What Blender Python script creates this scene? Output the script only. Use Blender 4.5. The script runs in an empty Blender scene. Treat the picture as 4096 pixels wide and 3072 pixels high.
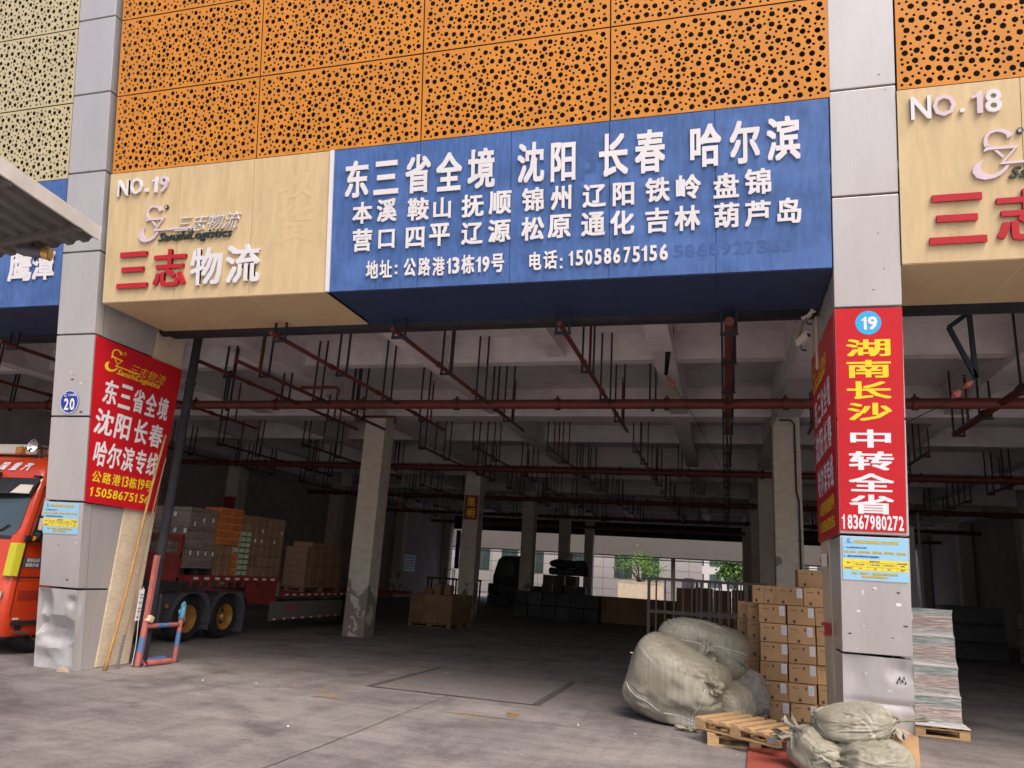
import bpy, bmesh, math, random
from math import sin, cos, pi, radians, sqrt, atan2
from mathutils import Vector, Matrix, noise, geometry
random.seed(7)
SC = bpy.context.scene
COL = SC.collection

# ------------------------------------------------------------------ camera
cam_d = bpy.data.cameras.new("camera"); cam = bpy.data.objects.new("camera", cam_d); COL.objects.link(cam)
cam_d.sensor_fit = 'HORIZONTAL'; cam_d.sensor_width = 36.0; cam_d.lens = 26.10
cam_d.clip_start = 0.05; cam_d.clip_end = 600
RIGHT, UP, FWD = [[0.961653, 0.267303, 0.061417], [0.009189, -0.255207, 0.966843], [-0.274114, 0.929203, 0.247877]]
cm = Matrix(((RIGHT[0], UP[0], -FWD[0], 0), (RIGHT[1], UP[1], -FWD[1], 0), (RIGHT[2], UP[2], -FWD[2], 1.6), (0, 0, 0, 1)))
cam.matrix_world = cm
SC.camera = cam

# ------------------------------------------------------------------ world, sun, exposure
SUN_EL, SUN_AZ = radians(52), radians(142)      # azimuth clockwise from +Y
w = bpy.data.worlds.new("World"); SC.world = w; w.use_nodes = True
nt = w.node_tree; nt.nodes.clear()
sky = nt.nodes.new('ShaderNodeTexSky'); sky.sky_type = 'NISHITA'; sky.sun_disc = False
sky.sun_elevation = SUN_EL; sky.sun_rotation = SUN_AZ
sky.air_density = 1.0; sky.dust_density = 5.0; sky.ozone_density = 0.6
bg = nt.nodes.new('ShaderNodeBackground'); bg.inputs[1].default_value = 0.15
wo = nt.nodes.new('ShaderNodeOutputWorld')
nt.links.new(sky.outputs[0], bg.inputs[0]); nt.links.new(bg.outputs[0], wo.inputs[0])
sl = bpy.data.lights.new("sun", 'SUN'); sl.energy = 1.5; sl.angle = radians(30); sl.color = (1.0, 0.93, 0.86)
so = bpy.data.objects.new("sun", sl); COL.objects.link(so)
sd = Vector((sin(SUN_AZ) * cos(SUN_EL), cos(SUN_AZ) * cos(SUN_EL), sin(SUN_EL)))
so.rotation_euler = sd.to_track_quat('Z', 'Y').to_euler()
so.location = (0, -20, 40)
SC.view_settings.view_transform = 'Standard'; SC.view_settings.look = 'None'
SC.view_settings.exposure = 0.47; SC.view_settings.gamma = 1.0
SC.view_settings.use_curve_mapping = False
SC.cycles.max_bounces = 10; SC.cycles.diffuse_bounces = 3; SC.cycles.glossy_bounces = 4
SC.cycles.use_denoising = True

# ------------------------------------------------------------------ materials
def lin(r, g, b):
    f = lambda c: (c / 255) / 12.92 if c / 255 <= 0.04045 else ((c / 255 + 0.055) / 1.055) ** 2.4
    return (f(r), f(g), f(b))

def mat(name, col, rough=0.6, metal=0.0, var=0.15, scale=3.0, stretch=(1, 1, 1), bump=0.0, bscale=60.0, bstretch=(1, 1, 1),
        world=False, rnd=0.0, var2=None, col2=None, c2scale=1.2, c2lo=0.55, c2hi=0.7, c2stretch=(1, 1, 1), spec=0.4, coat=0.0, detail=6):
    m = bpy.data.materials.new(name); m.use_nodes = True
    t = m.node_tree; N = t.nodes; L = t.links
    p = N['Principled BSDF']
    p.inputs['Roughness'].default_value = rough; p.inputs['Metallic'].default_value = metal
    p.inputs['Specular IOR Level'].default_value = spec
    if coat: p.inputs['Coat Weight'].default_value = coat
    if world:
        src = N.new('ShaderNodeNewGeometry').outputs['Position']
    else:
        src = N.new('ShaderNodeTexCoord').outputs['Object']
    oi = N.new('ShaderNodeObjectInfo')
    add = N.new('ShaderNodeVectorMath'); add.operation = 'ADD'; L.new(src, add.inputs[0])
    if not world:
        ml = N.new('ShaderNodeVectorMath'); ml.operation = 'SCALE'; ml.inputs['Scale'].default_value = 37.0
        cx = N.new('ShaderNodeCombineXYZ'); L.new(oi.outputs['Random'], cx.inputs[0]); L.new(oi.outputs['Random'], cx.inputs[2])
        L.new(cx.outputs[0], ml.inputs[0]); L.new(ml.outputs[0], add.inputs[1])
    vec = add.outputs[0]
    def nz(sc, st, det=detail):
        mp = N.new('ShaderNodeMapping'); mp.inputs['Scale'].default_value = st; L.new(vec, mp.inputs[0])
        n = N.new('ShaderNodeTexNoise'); n.inputs['Scale'].default_value = sc; n.inputs['Detail'].default_value = det
        n.inputs['Roughness'].default_value = 0.6
        L.new(mp.outputs[0], n.inputs['Vector']); return n.outputs['Fac']
    def ramp(fac, a, b, ca, cb):
        r = N.new('ShaderNodeValToRGB'); e = r.color_ramp.elements
        e[0].position = a; e[1].position = b; e[0].color = (*ca, 1); e[1].color = (*cb, 1); L.new(fac, r.inputs[0]); return r.outputs[0]
    lo = tuple(max(0, c * (1 - var)) for c in col); hi = tuple(min(1, c * (1 + var)) for c in col)
    c = ramp(nz(scale, stretch), 0.3, 0.7, lo, hi)
    if var2:
        c_b = ramp(nz(*var2[:2]), 0.3, 0.7, (1 - var2[2],) * 3, (1.0,) * 3)
        mx = N.new('ShaderNodeMix'); mx.data_type = 'RGBA'; mx.blend_type = 'MULTIPLY'; mx.inputs[0].default_value = 1
        L.new(c, mx.inputs[6]); L.new(c_b, mx.inputs[7]); c = mx.outputs[2]
    if col2:
        fac = ramp(nz(c2scale, c2stretch), c2lo, c2hi, (0, 0, 0), (1, 1, 1))
        mx = N.new('ShaderNodeMix'); mx.data_type = 'RGBA'; L.new(fac, mx.inputs[0])
        L.new(c, mx.inputs[6]); mx.inputs[7].default_value = (*col2, 1); c = mx.outputs[2]
    if rnd:
        mr = N.new('ShaderNodeMapRange'); mr.inputs['To Min'].default_value = 1 - rnd; mr.inputs['To Max'].default_value = 1 + rnd
        L.new(oi.outputs['Random'], mr.inputs[0])
        vm = N.new('ShaderNodeVectorMath'); vm.operation = 'SCALE'; L.new(c, vm.inputs[0]); L.new(mr.outputs[0], vm.inputs['Scale']); c = vm.outputs[0]
    L.new(c, p.inputs['Base Color'])
    if bump:
        b = N.new('ShaderNodeBump'); b.inputs['Strength'].default_value = bump; b.inputs['Distance'].default_value = 0.02
        L.new(nz(bscale, bstretch), b.inputs['Height']); L.new(b.outputs[0], p.inputs['Normal'])
    m.diffuse_color = (*col, 1)
    return m

MT = {}
MT['clad'] = mat('grey_cladding', (0.57, 0.54, 0.54), 0.30, 0.35, 0.035, 2.5, (18, 18, 0.4), world=True, var2=(1.0, (2.5, 2.5, .5), .12), spec=.5, col2=(.62, .60, .60), c2scale=5, c2lo=.68, c2hi=.9, c2stretch=(1, 1, .3))
MT['clad_dent'] = mat('dented_cladding', (0.52, 0.50, 0.51), 0.42, 0.12, 0.08, 3, (3, 3, 1), world=True, var2=(6, (1, 1, .4), .16), spec=.5)
MT['joint'] = mat('joint_dark', (0.03, 0.03, 0.04), 0.8)
MT['orange'] = mat('orange_panel', (0.65, 0.245, 0.027), 0.42, 0, 0.05, 1.2, (6, 1, 6), world=True, var2=(0.9, (5, 5, .35), .16))
MT['pale'] = mat('pale_yellow_panel', (0.56, 0.475, 0.285), 0.45, 0, 0.05, 1.2, (6, 1, 6), world=True, var2=(0.9, (5, 5, .35), .14))
MT['dark'] = mat('dark_backing', (0.028, 0.028, 0.034), 0.8, var=.3, scale=1.5, world=True)
MT['yellow'] = mat('cream_sign_sheet', (0.67, 0.505, 0.285), 0.4, 0, 0.05, 1.6, (12, 12, .35), world=True, var2=(1.1, (7, 7, .4), .18), col2=(.52, .385, .215), c2scale=2.2, c2lo=.62, c2hi=.9, c2stretch=(9, 9, .5))
MT['blue'] = mat('blue_sign_sheet', (0.068, 0.145, 0.385), 0.38, 0, 0.22, 1.8, (12, 12, .35), world=True, var2=(1.3, (1, 1, 2.2), .28), col2=(0.095, 0.19, 0.46), c2scale=1.4, c2lo=.5, c2hi=.75)
MT['ghost'] = mat('old_letter_stain', (0.052, 0.108, 0.305), 0.45, var=.2, scale=6)
MT['ghosty'] = mat('old_letter_stain_cream', (0.635, 0.478, 0.268), 0.45, var=.06, scale=6)
MT['white'] = mat('white_letter', (0.73, 0.70, 0.725), 0.35, var=.03, rnd=.03)
MT['lilac'] = mat('faded_pink_letter', (0.66, 0.54, 0.60), 0.4, var=.06)
MT['redl'] = mat('red_letter', (0.46, 0.016, 0.026), 0.35, var=.12)
MT['black'] = mat('black_letter', (0.035, 0.05, 0.05), 0.5)
MT['redp'] = mat('red_poster', (0.55, 0.012, 0.022), 0.35, var=.06, scale=2, bump=.15, bscale=5)
MT['yell'] = mat('yellow_print', (0.88, 0.66, 0.03), 0.4, var=.03)
MT['whitep'] = mat('white_print', (0.82, 0.80, 0.84), 0.4, var=.02)
MT['sky_p'] = mat('light_blue_print', (0.33, 0.62, 0.86), 0.4, var=.03)
MT['cyan'] = mat('cyan_print', (0.04, 0.42, 0.78), 0.4, var=.03)
MT['navy'] = mat('navy_print', (0.015, 0.045, 0.30), 0.4, var=.05)
MT['ybg'] = mat('yellow_table_print', (0.90, 0.72, 0.05), 0.4, var=.02)
MT['gold'] = mat('gold_letter', (0.72, 0.50, 0.16), 0.35, .4)
MT['concrete'] = mat('painted_concrete', (0.72, 0.60, 0.45), 0.85, 0, 0.10, 3, world=True, var2=(9, (1, 1, 3), .2), bump=.25, bscale=30)
MT['ceil'] = mat('white_ceiling', (0.74, 0.68, 0.70), 0.9, 0, 0.07, 1.2, world=True, var2=(4, (1, 3, 1), .16), col2=(.46, .41, .385), c2scale=.9, c2lo=.56, c2hi=.74)
MT['wallin'] = mat('grey_inner_wall', (0.40, 0.355, 0.375), 0.9, 0, 0.12, 1.5, world=True, var2=(6, (1, 1, .4), .18))
MT['redpipe'] = mat('rust_red_pipe', (0.13, 0.030, 0.022), 0.5, .1, 0.25, 6, rnd=.15)
MT['hanger'] = mat('dark_blue_hanger', (0.022, 0.030, 0.045), 0.6, .3, .2, 8)
MT['pvc'] = mat('grey_plastic_pipe', (0.42, 0.40, 0.38), 0.5, var=.06)
MT['drain'] = mat('dark_drainpipe', (0.025, 0.025, 0.032), 0.9, var=.25, scale=5)
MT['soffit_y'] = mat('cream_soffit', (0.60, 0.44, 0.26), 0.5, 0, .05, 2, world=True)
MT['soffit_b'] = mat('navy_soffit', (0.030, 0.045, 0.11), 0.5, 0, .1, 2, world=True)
MT['card'] = mat('cardboard', (0.56, 0.335, 0.17), 0.85, 0, .09, 4, rnd=.17, var2=(5, (1, 1, 1), .14), bump=.06, bscale=120)
MT['cardd'] = mat('brown_cardboard', (0.24, 0.145, 0.085), 0.85, 0, .10, 4, rnd=.14)
MT['cardo'] = mat('orange_carton', (0.52, 0.145, 0.03), 0.7, 0, .10, 5, rnd=.10)
MT['cardw'] = mat('pale_green_carton', (0.52, 0.54, 0.40), 0.7, 0, .05, 5, rnd=.06)
MT['green'] = mat('green_edge_print', (0.015, 0.13, 0.06), 0.6)
MT['ink'] = mat('grey_ink', (0.10, 0.065, 0.045), 0.8)
MT['paper'] = mat('white_paper', (0.78, 0.77, 0.80), 0.7, var=.03, rnd=.05)
MT['tape'] = mat('packing_tape', (0.45, 0.27, 0.12), 0.25, var=.05)
MT['wood'] = mat('pallet_wood', (0.47, 0.30, 0.155), 0.8, 0, .22, 5, (1.5, 14, 14), rnd=.22, bump=.2, bscale=20, bstretch=(2, 14, 14))
MT['woodd'] = mat('old_pallet_wood', (0.26, 0.17, 0.10), 0.85, 0, .2, 5, (1.5, 14, 14), rnd=.2)
def bag_mat(name, col):
    """woven plastic sacking: tape-yarn streaks, ridged creases, grime near the ground side"""
    m = bpy.data.materials.new(name); m.use_nodes = True
    t = m.node_tree; N = t.nodes; L = t.links; p = N['Principled BSDF']; p.inputs['Roughness'].default_value = .5; p.inputs['Specular IOR Level'].default_value = .4
    oc = N.new('ShaderNodeTexCoord').outputs['Object']
    def nz(sc, st, det=5, typ='FBM', dist=0.0):
        mp = N.new('ShaderNodeMapping'); mp.inputs['Scale'].default_value = st; L.new(oc, mp.inputs[0])
        n = N.new('ShaderNodeTexNoise'); n.noise_type = typ; n.inputs['Scale'].default_value = sc; n.inputs['Detail'].default_value = det; n.inputs['Distortion'].default_value = dist
        if typ != 'FBM': n.normalize = True
        L.new(mp.outputs[0], n.inputs['Vector']); return n.outputs['Fac']
    def rmp(f, a, b, ca, cb):
        r = N.new('ShaderNodeValToRGB'); e = r.color_ramp.elements; e[0].position = a; e[1].position = b; e[0].color = (*ca, 1); e[1].color = (*cb, 1); L.new(f, r.inputs[0]); return r.outputs[0]
    def mul(a, b):
        mx = N.new('ShaderNodeMix'); mx.data_type = 'RGBA'; mx.blend_type = 'MULTIPLY'; mx.inputs[0].default_value = 1; L.new(a, mx.inputs[6]); L.new(b, mx.inputs[7]); return mx.outputs[2]
    c = rmp(nz(3, (1, 1, 1)), .3, .7, tuple(k * .88 for k in col), tuple(k * 1.1 for k in col))
    c = mul(c, rmp(nz(26, (1, 1, .06), 4), .32, .66, (.80, .80, .80), (1.08, 1.08, 1.08)))
    c = mul(c, rmp(nz(2.2, (1, 1, 1.3), 6), .34, .52, (.74, .71, .66), (1, 1, 1)))
    c = mul(c, rmp(nz(14, (1, 1, 1), 4), .28, .36, (.75, .73, .70), (1, 1, 1)))
    L.new(c, p.inputs['Base Color'])
    b1 = N.new('ShaderNodeBump'); b1.inputs['Strength'].default_value = .55; b1.inputs['Distance'].default_value = .03; L.new(nz(3.6, (1, 1, .8), 4, 'RIDGED_MULTIFRACTAL', .4), b1.inputs['Height'])
    b2 = N.new('ShaderNodeBump'); b2.inputs['Strength'].default_value = .35; b2.inputs['Distance'].default_value = .006; L.new(nz(60, (1, 1, .12), 3), b2.inputs['Height']); L.new(b1.outputs[0], b2.inputs['Normal'])
    L.new(b2.outputs[0], p.inputs['Normal']); return m
MT['bag'] = bag_mat('woven_sack_cloth', (0.335, 0.315, 0.25))
MT['bagd'] = bag_mat('grey_sack_cloth', (0.35, 0.335, 0.29))
MT['truck'] = mat('orange_red_truck_paint', (0.60, 0.050, 0.012), 0.28, 0, .04, 2, coat=.5, spec=.5)
MT['lime'] = mat('lime_yellow_paint', (0.55, 0.52, 0.035), 0.3, coat=.3, var=.03)
MT['plastic'] = mat('black_plastic', (0.025, 0.025, 0.03), 0.5, var=.2)
MT['greyp'] = mat('grey_plastic', (0.10, 0.10, 0.12), 0.5, var=.15)
MT['cream'] = mat('cream_plastic', (0.62, 0.56, 0.48), 0.4, var=.05)
MT['glass'] = mat('windscreen_glass', (0.035, 0.05, 0.05), 0.06, 0, .3, .8, spec=.9, coat=1)
MT['chrome'] = mat('chrome', (0.7, 0.7, 0.7), 0.15, 1.0, .05)
MT['tyre'] = mat('tyre_rubber', (0.022, 0.021, 0.023), 0.85, var=.25, scale=8)
MT['rim'] = mat('gold_rim', (0.62, 0.37, 0.12), 0.38, .6, .12)
MT['redtr'] = mat('red_trailer_paint', (0.26, 0.035, 0.03), 0.5, 0, .25, 3, rnd=.1)
MT['tapew'] = mat('white_reflector', (0.75, 0.74, 0.74), 0.3, var=.04)
MT['tape_r'] = mat('red_reflector', (0.55, 0.03, 0.02), 0.3)
MT['skirt'] = mat('grey_skirt', (0.16, 0.155, 0.155), 0.5, var=.12)
MT['pink'] = mat('faded_red_paint', (0.46, 0.145, 0.13), 0.6, 0, .18, 8, col2=(0.25, 0.12, 0.09), c2scale=9, c2lo=.62, c2hi=.7)
MT['bpaint'] = mat('faded_blue_paint', (0.10, 0.19, 0.42), 0.6, 0, .18, 8, col2=(0.22, 0.2, 0.22), c2scale=9, c2lo=.62, c2hi=.7)
MT['glove'] = mat('blue_rubber', (0.12, 0.33, 0.50), 0.5, var=.1)
MT['bamboo'] = mat('bamboo', (0.42, 0.24, 0.085), 0.5, 0, .25, 5, (4, 4, .6))
MT['steel'] = mat('rusty_steel', (0.12, 0.090, 0.082), 0.5, .3, .3, 6, col2=(0.11, .045, .03), c2scale=3, c2lo=.55, c2hi=.68)
MT['redboard'] = mat('red_board', (0.34, 0.075, 0.055), 0.55, 0, .15, 2.5, (1, 3, 1), col2=(.42, .17, .09), c2scale=7, c2lo=.66, c2hi=.72)
MT['leaf'] = mat('leaves', (0.10, 0.20, 0.035), 0.6, 0, .4, 3, rnd=.2)
MT['bark'] = mat('bark', (0.09, 0.065, 0.05), 0.9)
MT['tile'] = mat('white_wall_tile', (0.52, 0.49, 0.49), 0.5, var=.06, world=True)
MT['fglass'] = mat('far_window_glass', (0.06, 0.09, 0.09), 0.15, spec=.7)
MT['taupe'] = mat('taupe_band', (0.115, 0.10, 0.09), 0.7, 0, .06, .6, world=True)
MT['canopy'] = mat('grey_sheet_underside', (0.105, 0.095, 0.09), 0.8, 0, .3, 3)
MT['canopyf'] = mat('pale_edge_trim', (0.62, 0.58, 0.54), 0.6, 0, .12, 4)
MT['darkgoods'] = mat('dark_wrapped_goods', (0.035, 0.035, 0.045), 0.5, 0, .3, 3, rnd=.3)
MT['stone'] = mat('broken_stone', (0.45, 0.36, 0.27), 0.9, bump=.4, bscale=20)

def ground_mat():
    m = bpy.data.materials.new('concrete_yard'); m.use_nodes = True
    t = m.node_tree; N = t.nodes; L = t.links; p = N['Principled BSDF']
    pos = N.new('ShaderNodeNewGeometry').outputs['Position']
    def nz(sc, st=(1, 1, 1), det=8, rot=0):
        mp = N.new('ShaderNodeMapping'); mp.inputs['Scale'].default_value = st; mp.inputs['Rotation'].default_value = (0, 0, rot); L.new(pos, mp.inputs[0])
        n = N.new('ShaderNodeTexNoise'); n.inputs['Scale'].default_value = sc; n.inputs['Detail'].default_value = det; n.inputs['Roughness'].default_value = .65
        L.new(mp.outputs[0], n.inputs[0]); return n.outputs['Fac']
    def ramp(f, stops):
        r = N.new('ShaderNodeValToRGB'); e = r.color_ramp.elements
        while len(e) < len(stops): e.new(0.5)
        for k, (a, c) in enumerate(stops): e[k].position = a; e[k].color = (*c, 1)
        L.new(f, r.inputs[0]); return r.outputs[0]
    def mix(a, b, mode='MULTIPLY', fac=1.0):
        mx = N.new('ShaderNodeMix'); mx.data_type = 'RGBA'; mx.blend_type = mode
        if isinstance(fac, float): mx.inputs[0].default_value = fac
        else: L.new(fac, mx.inputs[0])
        for s, i in ((a, 6), (b, 7)):
            if isinstance(s, tuple): mx.inputs[i].default_value = (*s, 1)
            else: L.new(s, mx.inputs[i])
        return mx.outputs[2]
    base = ramp(nz(.55, (1, 1.6, 1)), [(.25, (.205, .187, .187)), (.5, (.282, .258, .256)), (.75, (.37, .338, .325))])
    streak = ramp(nz(1.3, (.7, 3.2, 1), 9, .12), [(.3, (.80, .79, .79)), (.62, (1.08, 1.07, 1.05))])
    fine = ramp(nz(22, (1, 1, 1), 6), [(.3, (.82, .82, .82)), (.7, (1.12, 1.12, 1.12))])
    stains = ramp(nz(.85, (1, 1, 1), 5, .7), [(.33, (.62, .61, .62)), (.46, (1, 1, 1))])
    swirl = ramp(nz(.9, (3.2, .5, 1), 6, -.35), [(.34, (.80, .79, .80)), (.5, (1, 1, 1))])
    tracks = ramp(nz(1.1, (1.2, .5, 1), 9, -.6), [(.36, (.86, .855, .85)), (.58, (1.03, 1.03, 1.03))])
    grit = ramp(nz(95, (1, 1, 1), 3), [(.30, (.70, .70, .70)), (.45, (1, 1, 1)), (.66, (1, 1, 1)), (.76, (1.25, 1.25, 1.25))])
    drips = ramp(nz(3.2, (1, 1, 1), 3, .2), [(.24, (.38, .36, .37)), (.30, (1, 1, 1))])
    mid = ramp(nz(5.5, (1, 2.6, 1), 7, .08), [(.3, (.88, .875, .87)), (.68, (1.08, 1.08, 1.08))])
    base = mix(base, mid)
    c = mix(mix(mix(mix(base, streak), fine), mix(stains, swirl)), mix(mix(tracks, grit), drips))
    # rubber left by turning lorries: broken arcs
    brk = ramp(nz(2.2, (1, 1, 1), 6, .4), [(.38, (0, 0, 0)), (.62, (1, 1, 1))])
    for cx, cy, R, dk in ((-16, -4.5, 14.2, .74), (-16, -4.5, 16.3, .78), (6.5, -3.0, 12.6, .76), (6.5, -3.0, 14.5, .80), (-3, 22, 15.2, .82)):
        dn = N.new('ShaderNodeVectorMath'); dn.operation = 'DISTANCE'; L.new(pos, dn.inputs[0]); dn.inputs[1].default_value = (cx, cy, 0)
        m1 = N.new('ShaderNodeMath'); m1.operation = 'SUBTRACT'; L.new(dn.outputs['Value'], m1.inputs[0]); m1.inputs[1].default_value = R
        m2 = N.new('ShaderNodeMath'); m2.operation = 'ABSOLUTE'; L.new(m1.outputs[0], m2.inputs[0])
        mr = N.new('ShaderNodeMapRange'); mr.inputs[1].default_value = .08; mr.inputs[2].default_value = .20; mr.inputs[3].default_value = 1; mr.inputs[4].default_value = 0; L.new(m2.outputs[0], mr.inputs[0])
        mm = N.new('ShaderNodeMath'); mm.operation = 'MULTIPLY'; L.new(mr.outputs[0], mm.inputs[0]); L.new(brk, mm.inputs[1])
        c = mix(c, mix(c, (dk, dk, dk)), 'MIX', mm.outputs[0])
    L.new(c, p.inputs['Base Color'])
    rr = N.new('ShaderNodeMapRange'); rr.inputs[3].default_value = .55; rr.inputs[4].default_value = .85; L.new(nz(1.2), rr.inputs[0]); L.new(rr.outputs[0], p.inputs['Roughness'])
    p.inputs['Specular IOR Level'].default_value = .3
    b = N.new('ShaderNodeBump'); b.inputs['Strength'].default_value = .35; b.inputs['Distance'].default_value = .01; L.new(nz(35), b.inputs['Height']); L.new(b.outputs[0], p.inputs['Normal'])
    return m
MT['ground'] = ground_mat()

def column_mat():
    """cream painted concrete, paint knocked off in patches below shoulder height"""
    m = bpy.data.materials.new('peeling_column_paint'); m.use_nodes = True
    t = m.node_tree; N = t.nodes; L = t.links; p = N['Principled BSDF']; p.inputs['Roughness'].default_value = .85
    pos = N.new('ShaderNodeNewGeometry').outputs['Position']
    def nz(sc, st=(1, 1, 1), det=6):
        mp = N.new('ShaderNodeMapping'); mp.inputs['Scale'].default_value = st; L.new(pos, mp.inputs[0])
        n = N.new('ShaderNodeTexNoise'); n.inputs['Scale'].default_value = sc; n.inputs['Detail'].default_value = det; L.new(mp.outputs[0], n.inputs[0]); return n.outputs['Fac']
    r = N.new('ShaderNodeValToRGB'); e = r.color_ramp.elements; e[0].position = .3; e[0].color = (.50, .45, .385, 1); e[1].position = .7; e[1].color = (.64, .58, .50, 1)
    L.new(nz(4, (1, 1, 2)), r.inputs[0])
    sep = N.new('ShaderNodeSeparateXYZ'); L.new(pos, sep.inputs[0])
    mr = N.new('ShaderNodeMapRange'); mr.inputs[1].default_value = 1.9; mr.inputs[2].default_value = .2; mr.inputs[3].default_value = -.13; mr.inputs[4].default_value = .12; L.new(sep.outputs[2], mr.inputs[0])
    ad = N.new('ShaderNodeMath'); ad.operation = 'ADD'; L.new(nz(2.6, (1, 1, .8), 9), ad.inputs[0]); L.new(mr.outputs[0], ad.inputs[1])
    k = N.new('ShaderNodeValToRGB'); e = k.color_ramp.elements; e[0].position = .56; e[1].position = .585; e[0].color = (0, 0, 0, 1); e[1].color = (1, 1, 1, 1); L.new(ad.outputs[0], k.inputs[0])
    mx = N.new('ShaderNodeMix'); mx.data_type = 'RGBA'; L.new(k.outputs[0], mx.inputs[0]); L.new(r.outputs[0], mx.inputs[6]); mx.inputs[7].default_value = (.24, .215, .19, 1)
    L.new(mx.outputs[2], p.inputs['Base Color'])
    b = N.new('ShaderNodeBump'); b.inputs['Strength'].default_value = .5; b.inputs['Distance'].default_value = .02; b.invert = True
    L.new(k.outputs[0], b.inputs['Height']); L.new(b.outputs[0], p.inputs['Normal'])
    return m
MT['column'] = column_mat()

def wrap_mat(name, bands, film=.25):
    """cartons seen through taut, glossy stretch film: fine horizontal stretch lines over coloured bands"""
    m = bpy.data.materials.new(name); m.use_nodes = True
    t = m.node_tree; N = t.nodes; L = t.links; p = N['Principled BSDF']
    oc = N.new('ShaderNodeTexCoord').outputs['Object']
    def nz(sc, st, det=6, dist=0.0):
        mp = N.new('ShaderNodeMapping'); mp.inputs['Scale'].default_value = st; L.new(oc, mp.inputs[0])
        n = N.new('ShaderNodeTexNoise'); n.inputs['Scale'].default_value = sc; n.inputs['Detail'].default_value = det; n.inputs['Distortion'].default_value = dist; L.new(mp.outputs[0], n.inputs[0]); return n.outputs['Fac']
    def rmp(f, st, interp='LINEAR'):
        r = N.new('ShaderNodeValToRGB'); e = r.color_ramp.elements; r.color_ramp.interpolation = interp
        while len(e) < len(st): e.new(.5)
        for k, (a, c) in enumerate(st): e[k].position = a; e[k].color = (*c, 1)
        L.new(f, r.inputs[0]); return r.outputs[0]
    sep = N.new('ShaderNodeSeparateXYZ'); L.new(oc, sep.inputs[0])
    zz = N.new('ShaderNodeMath'); zz.operation = 'MULTIPLY'; zz.inputs[1].default_value = 1 / 0.355; L.new(sep.outputs[2], zz.inputs[0])
    fr = N.new('ShaderNodeMath'); fr.operation = 'FRACT'; L.new(zz.outputs[0], fr.inputs[0])
    base = rmp(fr.outputs[0], bands)
    film_f = rmp(nz(2.2, (1.3, 1.3, 17), 9, 1.6), [(.42, (0, 0, 0)), (.68, (1, 1, 1))])
    fm = N.new('ShaderNodeMath'); fm.operation = 'MULTIPLY'; fm.inputs[1].default_value = film; L.new(film_f, fm.inputs[0])
    mx = N.new('ShaderNodeMix'); mx.data_type = 'RGBA'; L.new(fm.outputs[0], mx.inputs[0]); L.new(base, mx.inputs[6]); mx.inputs[7].default_value = (.75, .72, .74, 1)  # pale film streaks, their sheen put into the base colour
    L.new(mx.outputs[2], p.inputs['Base Color'])
    p.inputs['Roughness'].default_value = .25; p.inputs['Coat Weight'].default_value = .8; p.inputs['Coat Roughness'].default_value = .12
    b = N.new('ShaderNodeBump'); b.inputs['Strength'].default_value = .9; b.inputs['Distance'].default_value = .014; L.new(nz(3, (1.2, 1.2, 20), 8, 1.5), b.inputs['Height']); L.new(b.outputs[0], p.inputs['Normal']); L.new(b.outputs[0], p.inputs['Coat Normal'])
    return m
MT['wrap'] = wrap_mat('stretch_wrapped_cartons', [(0, (.58, .55, .55)), (.06, (.42, .37, .36)), (.16, (.27, .29, .27)), (.30, (.36, .25, .21)), (.60, (.38, .27, .23)), (.74, (.18, .27, .24)), (.92, (.24, .31, .28)), (1, (.62, .60, .60))], .75)
MT['wrapb'] = wrap_mat('stretch_wrapped_brown_cartons', [(0, (.21, .16, .13)), (.9, (.24, .18, .14)), (.97, (.12, .09, .07)), (1, (.12, .09, .07))], .22)

# ------------------------------------------------------------------ mesh helpers
OFF = {}
def rootoff(o):
    return OFF.get(o.name, Vector((0, 0, 0))) if o else Vector((0, 0, 0))

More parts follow.
